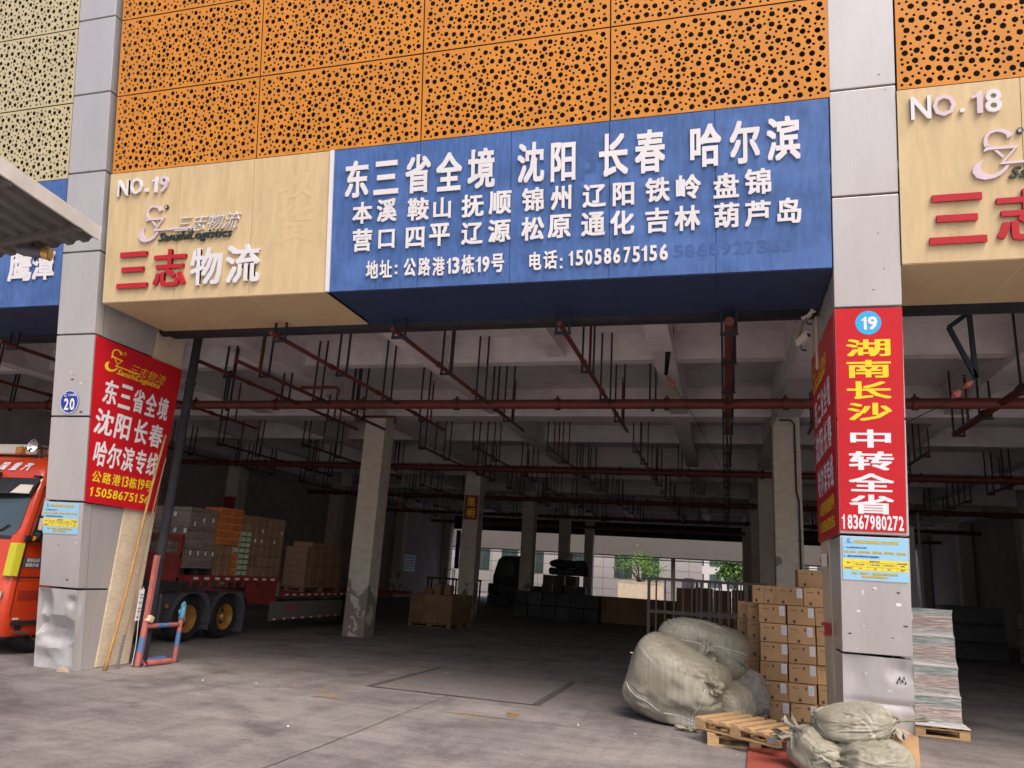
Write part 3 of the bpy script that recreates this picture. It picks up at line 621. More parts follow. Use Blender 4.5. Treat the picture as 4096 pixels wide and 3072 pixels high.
# stains of earlier letters left in the paint
def ghosts(t, rows, m):
    for ch, x0, x1, z0, z1 in rows:
        b = MB(); text(b, ch, FAC, x0, x1, z0, z1, 0, .0165, .03); b.build('old_letter_trace', m, t)
ghosts(BS, [(c, -.518 + .125 * i, -.405 + .125 * i, 5.06, 5.20) for i, c in enumerate('5868927363')] + [('阝', -1.57, -1.375, 6.0, 6.43)], 'ghost')
ghosts(YS, [('收', -5.507, -5.015, 6.10, 6.50), ('货', -5.52, -5.0, 5.52, 6.0)], 'ghosty')
NUM19 = [('N', -8.054, -7.867, 6.33, 6.56), ('O', -7.841, -7.639, 6.338, 6.567), ('.', -7.591, -7.536, 6.358, 6.409), ('1', -7.474, -7.39, 6.339, 6.554), ('9', -7.357, -7.217, 6.335, 6.562)]
raised(YS, NUM19, lambda c, x: 'lilac' if c == '9' else 'white', depth=.028, weight=.02)
NUM18 = [('N', 1.861, 2.047, 6.33, 6.569), ('O', 2.062, 2.268, 6.341, 6.562), ('.', 2.306, 2.347, 6.363, 6.401), ('1', 2.414, 2.507, 6.337, 6.564), ('8', 2.529, 2.676, 6.332, 6.566)]
raised(NS, NUM18, lambda c, x: 'lilac' if c in 'O1' else 'white', depth=.028, weight=.02)
NAME19 = [('三', -7.967, -7.462, 5.044, 5.541), ('志', -7.373, -6.856, 5.045, 5.543), ('物', -6.781, -6.295, 5.035, 5.529), ('流', -6.235, -5.727, 5.039, 5.536)]
cc = lambda c, x: 'redl' if c in '三志' else 'white'
raised(YS, NAME19, cc, depth=.03, weight=.025)
raised(NS, NAME19, cc, dx=9.96, depth=.03, weight=.025)
raised(LS, [('鹰', -9.921, -9.495, 5.235, 5.669), ('潭', -9.482, -9.089, 5.235, 5.645)], 'white', weight=.034)
raised(LS, [('裕', -9.367, -9.06, 5.949, 6.382)], 'gold', depth=.05)
LOGO = {'top': [(2.504, 5.994), (2.501, 6.046), (2.516, 6.105), (2.554, 6.144), (2.613, 6.163), (2.676, 6.156), (2.727, 6.132), (2.76, 6.09), (2.709, 6.061), (2.7, 6.096), (2.664, 6.124), (2.612, 6.135), (2.564, 6.119), (2.538, 6.079), (2.537, 6.036), (2.546, 6.01), (2.565, 5.99)], 'z': [(2.517, 5.989), (2.804, 5.979), (2.676, 5.828), (2.856, 5.819), (2.855, 5.795), (2.633, 5.804), (2.762, 5.956), (2.548, 5.958), (2.497, 5.942)], 'tick': [(2.589, 5.949), (2.624, 5.945), (2.674, 5.882), (2.66, 5.868)], 'bot': [(2.495, 5.865), (2.472, 5.816), (2.47, 5.767), (2.492, 5.729), (2.538, 5.71), (2.591, 5.713), (2.644, 5.742), (2.688, 5.789), (2.716, 5.791), (2.697, 5.753), (2.648, 5.703), (2.584, 5.672), (2.5, 5.661), (2.432, 5.685), (2.397, 5.737), (2.398, 5.78), (2.426, 5.826), (2.47, 5.853)]}
def logo(t, fr, fx, fz, mm, base, depth, ext, mark=True, wordmat='black', word=True, chars='white'):
    """company emblem: upper hook, long Z stroke, tick and crescent, then slanted characters and a Latin line"""
    for key in ('top', 'z', 'tick', 'bot'):
        pts = list(LOGO[key])
        if key == 'z': pts[3] = (pts[3][0] + ext, pts[3][1] + .01); pts[4] = (pts[4][0] + ext, pts[4][1] + .01)
        b = MB(); poly(b, [(fx(x), fz(z)) for x, z in pts], fr, base, depth); b.build('emblem_stroke', mm, t)
    b = MB(); text(b, '三志物流', fr, fx(2.978), fx(4.01), fz(5.765), fz(5.985), depth, base, -.012, .42); b.build('emblem_characters', chars, t)
    b = MB(); text(b, 'SanzhiLogistics', fr, fx(2.71), fx(3.876), fz(5.625), fz(5.775), depth, base, .012, .35); b.build('emblem_latin_line', wordmat, t)
    b = MB()
    if depth > .01:
        disc(b, fr, fx(2.8215), fz(6.124), abs(fx(.03) - fx(0)), abs(fz(.031) - fz(0)), base, depth, 20); b.build('registered_mark', 'black', t)
        b = MB(); text(b, 'R', fr, fx(2.806), fx(2.838), fz(6.106), fz(6.142), .004, base + depth, .02); b.build('registered_letter', 'lilac', t)
    else:
        ring(b, fr, fx(2.8215), fz(6.124), .022, .027, base, .002, n=20); text(b, 'R', fr, fx(2.81), fx(2.834), fz(6.11), fz(6.14), 0, base, .0); b.build('registered_mark', mm, t)
logo(YS, FAC, lambda x: x - 10.048, lambda z: z, 'lilac', .022, .022, .42)
logo(NS, FAC, lambda x: x, lambda z: z, 'lilac', .022, .022, .42)
# faded glue dots round the red strokes
rr = random.Random(11)
for t, xo in ((YS, 0), (NS, 9.96)):
    b = MB()
    for i in range(34): ring(b, FAC, xo + rr.uniform(-7.95, -6.9), rr.uniform(5.08, 5.5), .011, .016, .0165, .001, n=10)
    b.build('glue_marks', 'ghosty', t)

# ================================================================== POSTERS AND NOTICES
def posterquad(b, fr, pts, base=.004, th=.004): return poly(b, pts, fr, base, th)
def sidecontent(t, fr, F, weight=.03):
    """F maps the left pillar's Y to this frame's u"""
    rows = [('东', 8.115, 8.36), ('三', 8.40, 8.63), ('省', 8.66, 8.88), ('全', 8.91, 9.14), ('境', 9.17, 9.39)]
    b = MB()
    for ch, a, c in rows: text(b, ch, fr, F(a), F(c), 3.56, 3.905, 0, .0095, weight)
    for ch, a, c in [('沈', 8.065, 8.39), ('阳', 8.43, 8.71), ('长', 8.79, 9.06), ('春', 9.10, 9.375)]: text(b, ch, fr, F(a), F(c), 3.125, 3.475, 0, .0095, weight)
    for ch, a, c in [('哈', 8.16, 8.38), ('尔', 8.40, 8.64), ('滨', 8.67, 8.89), ('专', 8.92, 9.13), ('线', 9.16, 9.375)]: text(b, ch, fr, F(a), F(c), 2.695, 3.045, 0, .0095, weight)
    b.build('white_lettering', 'whitep', t)
    b = MB()
    xs = [8.205, 8.385, 8.565, 8.735, 8.80, 8.88, 9.04, 9.10, 9.19, 9.34]
    for ch, a, c in zip('公路港13栋19号', [8.205, 8.385, 8.565, 8.735, 8.795, 8.88, 9.045, 9.105, 9.195], [8.36, 8.54, 8.715, 8.775, 8.865, 9.03, 9.09, 9.18, 9.34]): text(b, ch, fr, F(a), F(c), 2.47, 2.625, 0, .0095, .025)
    for i, ch in enumerate('15058675156'): text(b, ch, fr, F(8.215 + i * .1025), F(8.215 + i * .1025 + (.05 if ch == '1' else .088)), 2.282, 2.405, 0, .0095, .025)
    b.build('yellow_lettering', 'yell', t)
    s = 1.19 / 1.61
    logo(t, fr, lambda x: F(8.04 + (x - 2.397) * s), lambda z: 3.985 + (z - 5.625) * .69, 'yell', .0095, .001, .42, wordmat='yell', chars='yell')
RP = thing('poster', 'large red poster wrapped on the inner side of the left pillar behind the bamboo pole', 'poster', (-8.3, 8.9, 2.19))
b = MB(); posterquad(b, LSIDE, [(8.178, 2.19), (9.50, 2.175), (9.548, 4.43), (7.80, 4.435)]); b.build('poster_sheet', 'redp', RP)
sidecontent(RP, LSIDE, lambda y: y)
RS = thing('poster', 'narrow foreshortened red poster on the inner side of the right pillar facing the bay', 'poster', (1.09, 9, 2.19))
b = MB(); posterquad(b, RSIDE, [(8.19, 2.19), (9.86, 2.195), (9.86, 4.51), (7.80, 4.43)]); b.build('poster_sheet', 'redp', RS)
sidecontent(RS, RSIDE, lambda y: 8.30 + (9.39 - y) * 1.1)
FP = thing('poster', 'tall red poster with blue 19 disc on the right pillar front', 'poster', (1.42, 8.2, 2.22))
b = MB(); posterquad(b, FAC, [(1.108, 2.228), (1.712, 2.228), (1.733, 4.44), (1.108, 4.445)]); b.build('poster_sheet', 'redp', FP)
b = MB(); disc(b, FAC, 1.418, 4.293, .120, .119, .0085, .001); b.build('number_disc', 'cyan', FP)
b = MB(); text(b, '1', FAC, 1.352, 1.402, 4.223, 4.354, 0, .011, .035); text(b, '9', FAC, 1.412, 1.502, 4.221, 4.356, 0, .011, .035); b.build('disc_number', 'whitep', FP)
b = MB()
for ch, z0, z1 in (('湖', 3.954, 4.129), ('南', 3.74, 3.919), ('长', 3.528, 3.705), ('沙', 3.312, 3.49)): text(b, ch, FAC, 1.203, 1.615, z0, z1, 0, .0095, .028)
b.build('yellow_lettering', 'yell', FP)
b = MB()
for ch, x0, x1, z0, z1 in (('中', 1.222, 1.596, 3.048, 3.226), ('转', 1.204, 1.617, 2.826, 3.011), ('全', 1.198, 1.615, 2.617, 2.796), ('省', 1.197, 1.608, 2.4, 2.588)): text(b, ch, FAC, x0, x1, z0, z1, 0, .0095, .03)
for i, ch in enumerate('18367980272'): text(b, ch, FAC, 1.128 + i * .0515, 1.128 + i * .0515 + (.026 if ch == '1' else .045), 2.247, 2.388, 0, .0095, .03)
b.build('white_lettering', 'whitep', FP)
MT['ochre'] = mat('ochre_print', (.50, .33, .02), .5)
def notice(x0, label):
    t = thing('notice', label, 'notice', FAC(x0 + .3, 1.76)); x = lambda a: x0 + a * .59; z = lambda a: 1.758 + a * .412
    b = MB(); rect(b, FAC, x0, x0 + .592, 1.758, 2.17, .003, .004); b.build('notice_sheet', 'sky_p', t)
    b = MB(); rect(b, FAC, x(.0), x(1.0), z(.232), z(.482), .0075, .0006); b.build('table_panel', 'ybg', t)
    b = MB()
    for a in (.16, .385, .605, .83): rect(b, FAC, x(a) - .001, x(a) + .001, z(.232), z(.482 if a in (.16, .83) else .412), .0085, .0005)
    for a in (.31, .412): rect(b, FAC, x(.16), x(.83), z(a) - .001, z(a) + .001, .0085, .0005)
    for a in ((0, .16), (.83, 1)): rect(b, FAC, x(a[0]), x(a[1]), z(.31) - .001, z(.31) + .001, .0085, .0005)
    b.build('table_lines', 'green', t)
    for s, u0, u1, v0, v1 in [('实名制开封验视工作注意事项', .18, .86, .858, .925), ('托运人姓名、身份证号码、联系电话、货物品名、货物数量', .02, .97, .63, .675), ('注意：寄主客户、敏感货物必须开包验视！', .14, .84, .135, .18), ('并如实填写查验登记！', .29, .69, .06, .105)]:
        b = MB(); text(b, s, FAC, x(u0) - .002, x(u1) + .002, z(v0) - .003, z(v1) + .003, 0, .0075, .09); ol = b.build('text_line', MT['ochre'], t)
        b = MB(); text(b, s, FAC, x(u0), x(u1), z(v0), z(v1), 0, .0086, .02); b.build('text_fill', 'yell', ol)
    b = MB()
    for s, u0, u1, v0, v1 in [('1、实名制托运单五必填：', .02, .38, .735, .775), ('2、查验比例按货物件数分梯度落实。', .02, .57, .53, .575), ('项目', .055, .115, .38, .415), ('货物开包率', .41, .57, .425, .465), ('1件-20件', .19, .34, .345, .385), ('21件-80件', .41, .575, .345, .385), ('81件及以上', .63, .80, .345, .385), ('疑似违禁', .845, .985, .405, .44), ('货物', .88, .95, .35, .385), ('抽检数量', .02, .14, .255, .29), ('1件', .245, .29, .255, .29), ('2件', .475, .525, .255, .29), ('3件', .685, .735, .255, .29), ('每件', .88, .95, .255, .29), ('义乌公路港', .05, .15, .855, .872)]:
        b = MB(); text(b, s, FAC, x(u0), x(u1), z(v0), z(v1), 0, .0088, .03); b.build('text_line', 'navy', t)
    b = MB(); ring(b, FAC, x(.1), z(.925), .010, .015, .0085, .001, .5, 5.9)
    b.build('emblem', 'navy', t)
    return t
notice(1.127, 'pale blue notice with yellow table below the tall red poster on the right pillar')
notice(-8.985, 'pale blue notice with yellow table on the left pillar front beside the truck cab')
t = thing('number_plate', 'round blue plate reading 20 with white rim on the left pillar', 'number plate', FAC(-8.68, 3.37))
b = MB(); disc(b, FAC, -8.678, 3.525, .161, .160, .003, .006); b.build('plate_disc', 'navy', t)
b = MB(); ring(b, FAC, -8.678, 3.525, .148, .157, .0095, .001); b.build('plate_rim', 'whitep', t)
b = MB(); text(b, '2', FAC, -8.767, -8.685, 3.415, 3.575, 0, .0098, .03); text(b, '0', FAC, -8.668, -8.583, 3.413, 3.577, 0, .0098, .03)
text(b, '义乌公路港', FAC, -8.71, -8.57, 3.605, 3.638, 0, .0098, .02); ring(b, FAC, -8.745, 3.62, .016, .024, .0095, .001, .6, 5.7); b.build('plate_lettering', 'whitep', t)
# torn paper and glue left on the pillar sheets
rr = random.Random(17)
for (x0, x1, zs, n) in ((-8.97, -8.36, (3.36, 3.95), 16), (-8.97, -8.36, (1.1, 2.1), 5), (1.13, 1.70, (1.1, 1.7), 9), (1.13, 1.70, (.5, 1.0), 4), (-8.95, -8.36, (4.5, 7.5), 5), (1.13, 1.7, (4.6, 7.4), 6)):
    for i in range(n):
        x, z = rr.uniform(x0, x1), rr.uniform(*zs)
        if x0 < 0 and abs(x + 8.678) < .2 and 3.3 < z < 3.72: continue
        s_ = rr.uniform(.008, .032) * (.5 if zs[0] > 4 else 1); k = rr.randint(5, 7)
        b = MB(); poly(b, [(x + s_ * rr.uniform(.4, 1.5) * cos(2 * pi * j / k), z + s_ * .6 * rr.uniform(.4, 1.2) * sin(2 * pi * j / k)) for j in range(k)], FAC, .0005, .001)
        b.build('glue_mark', rr.choice(['canopyf', 'paper', 'greyp']) if zs[0] < 4 else 'greyp', W)
for x, z, w_, h in ((1.60, 1.53, .045, .028), (1.245, 1.45, .03, .02), (1.30, 1.62, .012, .045)):
    b = MB(); rect(b, FAC, x, x + w_, z, z + h, .0005, .001); b.build('glue_mark', 'paper', W)
b = MB()
for i in range(7): poly(b, [(1.58 + .012 * i, .80 + .03 * (i % 3)), (1.60 + .012 * i, .81 + .03 * (i % 2)), (1.592 + .012 * i, .84 + .02 * (i % 3))], FAC, .0006, .001)
b.build('black_scrawl', 'plastic', W)

# ================================================================== CEILING PIPES
PZ = 4.64
def hanger(t, x, y, z, half, top, along='Y'):
    """two rods down from the ceiling and a cross bar under the pipe"""
    b = MB()
    for s in (-half, half):
        if along == 'Y': b.box(x + s - .014, x + s + .014, y - .014, y + .014, z, top)
        else: b.box(x - .014, x + .014, y + s - .014, y + s + .014, z, top)
    if along == 'Y': b.box(x - half - .02, x + half + .02, y - .018, y + .018, z - .035, z - .001)
    else: b.box(x - .018, x + .018, y - half - .02, y + half + .02, z - .035, z - .001)
    return b.build('hanger', 'hanger', t)
def riser(t, x, y, z, top):
    b = MB(); b.tube([(x, y, z), (x, y, top)], .021, 8); b.tube([(x, y, top), (x, y, top + .03)], [.028, .012], 8); b.tube([(x, y, top + .06), (x, y, top + .066)], .04, 8)
    b.tube([(x - .014, y, top + .03), (x - .014, y, top + .06)], .004, 5); return b.build('sprinkler_riser', 'redpipe', t, smooth=radians(40))
def branch(x, y0, y1, r, label, group, hs, rs, elbow=False):
    t = thing('sprinkler_pipe', label, 'pipe', (x, y0, PZ), group)
    b = MB(); b.tube([(x, y0, PZ), (x, y1, PZ)], r, 12)
    b.build('pipe_run', 'redpipe', t, smooth=radians(40))
    for y in [y0 + (y1 - y0) * k / 4 for k in (1, 2, 3)]:
        b = MB(); b.tube([(x, y - .05, PZ), (x, y + .05, PZ)], r * 1.4, 12); b.build('coupling', 'redpipe', t, smooth=radians(40))
    for y in hs: hanger(t, x, y, PZ - r - .002, .085, 5.79 if y > 9.3 else 4.86)
    for y in rs: riser(t, x, y, PZ, 5.48)
    return t
def mainpipe(x0, x1, y, r, label, z=PZ):
    t = thing('main_pipe', label, 'pipe', ((x0 + x1) / 2, y, z))
    b = MB(); b.tube([(x0, y, z), (x1, y, z)], r, 16); b.build('pipe_run', 'redpipe', t, smooth=radians(40))
    for i, x in enumerate([x0 + 1.3 + 1.95 * k for k in range(int((x1 - x0) / 1.95))]):
        b = MB(); b.tube([(x, y, z), (x + .09, y, z)], r * 1.28, 16); b.box(x + .03, x + .06, y - .02, y + .02, z + r, z + r * 1.75); b.build('flange', 'redpipe', t, smooth=radians(40))
    for x in [x0 + 2.2 + 2.9 * k for k in range(int((x1 - x0) / 2.9))]:
        b = MB()
        for s in (-.05, .05): b.box(x + s - .016, x + s + .016, y - .014, y + .014, z + r, 5.79)
        b.hexa([(x - .03, y - r * 1.02, z - r * .2), (x + .03, y - r * 1.02, z - r * .2), (x + .03, y - r * .2, z - r * 1.5), (x - .03, y - r * .2, z - r * 1.5)], [(x - .03, y + r, z - r * .2), (x + .03, y + r, z - r * .2), (x + .03, y + r * .2, z - r * 1.5), (x - .03, y + r * .2, z - r * 1.5)])
        b.build('pipe_clamp', 'hanger', t)
    return t
MAINY = (12.85, 21.3, 29.6, 37.9, 44.6)
mainpipe(XA, XB, MAINY[0], .088, 'thick rust red main pipe crossing the whole hall nearest the bay front', z=PZ + .0)
mainpipe(XA, XB, MAINY[1], .088, 'thick dim red main pipe crossing the hall second from the front', z=PZ)
mainpipe(XA, XB, MAINY[2], .088, 'dark main pipe crossing the hall third from the front', z=PZ - .02)
mainpipe(XA, XB, MAINY[3], .088, 'dark main pipe crossing the hall fourth from the front', z=PZ - .02)
mainpipe(XA, XB, MAINY[4], .088, 'dark main pipe low along the rear opening of the hall', z=PZ - .05)
names = {-8.2: 'thin red branch pipe under the beam behind the left pillar', -7.5: 'thin red branch pipe with short side arms, second from left pillar', -6.04: 'long thin red branch pipe above the parked trailer, first with three hangers',
         -4.2: 'thin red branch pipe running inward above the middle of the bay left of centre', -1.95: 'thin red branch pipe slanting in from under the blue sign right of centre', .07: 'thicker red branch pipe with paired U hangers near the right pillar',
         1.6: 'thin red branch pipe seen just right of the red-clad right pillar', 4.15: 'thick red branch pipe falling leftward in the bay below the NO.18 sign', 6.6: 'thin red branch pipe at the far right of the right bay', -10.9: 'thin red branch pipe in the left bay above the truck cab', -13.6: 'thin red branch pipe at far left behind the blue sign'}
for x, lab in names.items():
    big = x in (.07, 4.15)
    branch(x, 8.62 if big else 9.75 if x in (-8.2, -7.5) else 8.5, 15.35, .058 if big else .032, lab, 'front row of branch pipes', ((8.72, 10.55, 12.3, 14.1) if x not in (-8.2, -7.5) else (10.55, 12.3, 14.1)) if not big else (8.85, 10.1, 11.75, 13.6, 15.1), (10.7, 14.5) if x not in (-7.5,) else (10.4, 13.7))
for r_, my in enumerate(MAINY[1:4]):
    for x in (-16.0, -13.6, -10.9, -7.5, -6.04, -4.1, -2.0, .07, 4.15, 7.2):
        branch(x, my - 3.9, my + 2.6, .032, 'dim branch pipe with hangers deep in the hall behind the front main pipe', 'branch pipes deep in the hall', (my - 3.7, my - 1.9, my + 1.1, my + 2.5), (my - 2.8, my + 1.6))
# short side arms with a drop on the second pipe
t = thing('side_pipe', 'short red side arm with a turned-down head beside the second branch pipe', 'pipe', (-7.5, 11.7, PZ))
MB().tube([(-7.5, 11.7, PZ + .05), (-6.75, 11.7, PZ + .05), (-6.72, 11.7, PZ), (-6.72, 11.7, PZ - .1)], .03, 8).build('arm', 'redpipe', t, smooth=radians(40))
t2 = dup(t, (-7.5, 14.2, PZ), 'short red side arm with a turned-down head deeper, near the front column')
# grey plastic pipe and the two cameras at the right
t = thing('plastic_pipe', 'grey plastic pipe running inward beside the right pillar under the soffit', 'pipe', (.97, 9.1, 5.02))
MB().tube([(.97, 9.3, 5.02), (.97, 19.5, 5.02)], .052, 14).build('pipe_run', 'pvc', t, smooth=radians(40))
for y in (10.4, 12.3, 14.8): MB().tube([(.97, y, 5.02), (.97, y + .06, 5.02)], .062, 14).build('collar', 'pvc', t, smooth=radians(40))
def camera(loc, label, az):
    t = thing('security_camera', label, 'camera', loc, 'cameras beside the right pillar', rot=(radians(-18), 0, az))
    MB().box(-.035, .035, -.13, .07, -.035, .035).build('housing', 'cream', t, bevel=.01, local=True)
    MB().box(-.042, .042, -.16, .06, .034, .042).build('sun_hood', 'cream', t, local=True)
    MB().lathe([(.0, -.132), (.026, -.132), (.026, -.128)], (0, 0, 0), 'Y', 14).build('lens', 'plastic', t, local=True)
    b = MB(); b.tube([(0, .03, -.03), (0.02, .06, -.08), (.11, .08, -.06)], .012, 8); b.build('bracket', 'greyp', t, local=True)
    return t
camera((.97, 9.02, 4.83), 'white box camera higher of the two beside the right pillar', radians(35))
camera((.90, 9.02, 4.50), 'white box camera lower of the two beside the right pillar', radians(35))
MB_ = MB(); MB_.bar((1.085, 9.2, 4.2), (1.085, 9.2, 4.95), .03); tag(MB_.build('camera_pole', 'cream', origin=(1.085, 9.2, 4.2)), 'thin pale mounting bar on the inner side of the right pillar', 'bar')
# steel brackets with a chain block and stay wire
def stay(pts, label, wire):
    t = thing('stay_bracket', label, 'bracket', pts[0])
    b = MB()
    for a, c in ((0, 1), (2, 1), (2, 3)): b.bar(pts[a], pts[c], .05)
    b.build('angle_frame', 'hanger', t)
    b = MB(); b.tube(wire, .006, 6); b.build('wire', 'plastic', t)
    b = MB(); p = Vector(pts[1]); d = (Vector(wire[1]) - Vector(wire[0])).normalized(); b.tube([p + d * .05, p + d * .12, p + d * .2], [.012, .035, .012], 8); b.tube([p + d * .24, p + d * .31, p + d * .38], [.02, .055, .02], 8)
    b.build('turnbuckle', 'pink', t)
stay([(-.86, 11.6, 5.79), (-.88, 11.6, 4.82), (-.78, 11.6, 5.6), (-.86, 11.6, 5.75)], 'dark hanging bracket with tensioned wire slanting down behind the blue sign', [(-.88, 11.6, 4.82), (-.5, 13.0, 3.85 + .6), (.15, 19.5, 4.1)])
stay([(2.86, 9.6, 5.2), (2.87, 9.6, 4.18), (2.63, 9.6, 4.82), (2.86, 9.6, 5.0)], 'dark triangular bracket with wire hanging below the NO.18 sign', [(2.87, 9.6, 4.18), (2.6, 10.0, 3.95), (1.9, 13.5, 3.9)])

# ================================================================== PILLAR-SIDE CLUTTER
t = thing('drainpipe', 'dark drainpipe down the inner edge of the left pillar', 'drainpipe', (-8.16, 9.66, 0))
MB().tube([(-8.17, 9.62, .0), (-8.17, 9.62, 5.1)], .068, 14).build('pipe_run', 'drain', t, smooth=radians(40))
for z in (.95, 2.28, 4.2): MB().tube([(-8.17, 9.62, z), (-8.17, 9.62, z + .05)], .078, 14).build('collar', 'drain', t, smooth=radians(40))
def pole(name, pts, r, m, label, cat, nodes=0):
    b = MB(); n = 30; P = []; R_ = []
    a, c = Vector(pts[0]), Vector(pts[-1])
    for i in range(n + 1):
        u = i / n; p = a.lerp(c, u); p += Vector((.01 * sin(u * 5), .01 * sin(u * 7), 0)); P.append(p); R_.append(r * (1 - .35 * u) * (1.16 if nodes and i % (n // nodes) == 0 else 1))
    b.tube(P, R_, 9); o = b.build(name, m, origin=pts[0], smooth=True)
    return tag(o, label, cat)
pole('bamboo_pole', [(-8.10, 8.86, 0), (-8.28, 9.42, 3.35)], .025, 'bamboo', 'long orange-brown bamboo pole leaning on the left pillar', 'pole', 10)
stk = pole('stick', [(-8.10, 9.07, 0), (-8.24, 9.46, 3.0)], .014, 'woodd', 'thin dark stick wrapped at its foot leaning beside the bamboo pole', 'stick')
MB().tube([(-8.095, 9.072, 0.0), (-8.12, 9.13, .45)], .019, 9).build('sleeve', 'skirt', stk)
pole('rod', [(-8.06, 9.30, 0), (-8.19, 9.42, 1.1)], .008, 'chrome', 'thin bright metal rod leaning by the lower corner of the left pillar', 'rod')
t = thing('tape_measure_board', 'narrow white board with green marks fixed by the drainpipe', 'board', (-8.18, 9.4, .62))
MB().box(-8.20, -8.185, 9.36, 9.44, .62, 1.06).build('board', 'paper', t)
b = MB()
for z in (.66, .74, .78, .86, .93, .97): b.box(-8.1845, -8.183, 9.37, 9.43, z, z + .018)
b.build('green_marks', 'green', t)
# protective rail: two striped posts and a cross bar
t = thing('guard_rail', 'low bumper rail of red and blue striped pipe round the drainpipe', 'guard rail', (-8.08, 9.8, 0))
def striped(path, r, n, first):
    a, c = Vector(path[0]), Vector(path[1])
    for i in range(n):
        MB().tube([a.lerp(c, i / n), a.lerp(c, (i + 1) / n)], r, 12).build('post_band' if abs(a.z - c.z) > .2 else 'bar_band', ('pink', 'bpaint')[(i + first) % 2], t, smooth=radians(40))
striped([(-8.08, 9.43, 0), (-8.08, 9.45, .6)], .042, 3, 0); striped([(-8.06, 10.17, 0), (-8.08, 10.2, .66)], .036, 3, 0); striped([(-8.08, 9.47, .545), (-8.08, 10.16, .545)], .034, 3, 0)
for y in (9.43, 10.17): MB().tube([(-8.08, y, 0), (-8.08, y, .012)], .08, 14).build('foot_plate', 'steel', t)
t = thing('rubber_glove', 'light blue rubber glove pulled over the striped rail post', 'glove', (-8.08, 10.2, .62))
b = MB(); b.tube([(-8.08, 10.195, .62), (-8.08, 10.2, .66), (-8.08, 10.205, .72), (-8.08, 10.21, .79), (-8.08, 10.215, .82)], [.045, .044, .05, .042, .02], 12); b.build('palm', 'glove', t, smooth=True)
for k, (y, z, y2, z2) in enumerate([(10.18, .80, 10.17, .86), (10.205, .81, 10.205, .885), (10.23, .80, 10.24, .87), (10.16, .70, 10.12, .755), (10.245, .77, 10.265, .83)]):
    MB().tube([(-8.08, y, z - .03), (-8.08, (y + y2) / 2, (z + z2) / 2), (-8.08, y2, z2)], [.018, .016, .009], 8).build('finger', 'glove', t, smooth=True)
t = thing('timber_post', 'tall faded pink square post standing behind the striped rail', 'post', (-8.1, 9.5, 0))
MB().bar((-8.12, 9.5, .02), (-8.12, 9.5, 1.55), .065).build('post', 'pink', t, bevel=.004)
MB().bar((-8.08, 9.5, .6), (-8.08, 9.54, .69), .10).build('wrapped_rag', 'concrete', t, bevel=.02)
for i, (a, c) in enumerate([((-8.0, 9.5, .045), (-7.95, 9.95, .045)), ((-8.14, 9.52, .045), (-8.2, 10.1, .045))]):
    b = MB(); b.tube([a, Vector(a).lerp(Vector(c), .5), c], .042, 12, cap=False); b.tube([c, a], .034, 12, cap=False)
    o = b.build('pipe_offcut', ('pink', 'bpaint')[i], origin=a, smooth=radians(40)); tag(o, ('short rusty red pipe offcut lying inside the bumper rail', 'short blue pipe offcut lying behind the red offcut')[i], 'pipe offcut')
b = MB(); b.hexa([(-8.42, 8.36, 0), (-8.24, 8.40, 0), (-8.27, 8.47, 0), (-8.42, 8.46, 0)], [(-8.40, 8.37, .05), (-8.27, 8.40, .035), (-8.29, 8.45, .045), (-8.4, 8.45, .07)])
tag(b.build('stone', 'stone', origin=(-8.33, 8.42, 0), bevel=.008), 'pale broken stone at the foot of the left pillar', 'stone')
b = MB(); rr = random.Random(5)
b.add([(-8.96 + .04 * i, 8.38 + .05 * (i % 2) + rr.uniform(0, .04), .012 + rr.uniform(0, .03)) for i in range(8)], [(0, 1, 2), (1, 3, 2), (2, 3, 4), (3, 5, 4), (4, 5, 6), (5, 7, 6)])
tag(b.build('torn_strip', 'greyp', origin=(-8.8, 8.42, 0)), 'torn dark sealing strip under the dented left pillar', 'strip')
for (y, z, m_, lab) in ((9.23, 1.97, 'cream', 'small cream switch box with red button on the right pillar side'), (9.21, 1.23, 'redl', 'small red alarm box low on the right pillar side')):
    t = thing('switch_box', lab, 'switch box', (1.08, y, z)); MB().box(1.04, 1.098, y - .05, y + .05, z - .07, z + .07).build('case', m_, t, bevel=.006); MB().box(1.03, 1.041, y - .02, y + .02, z - .025, z + .02).build('button', 'redl' if m_ == 'cream' else 'cream', t)

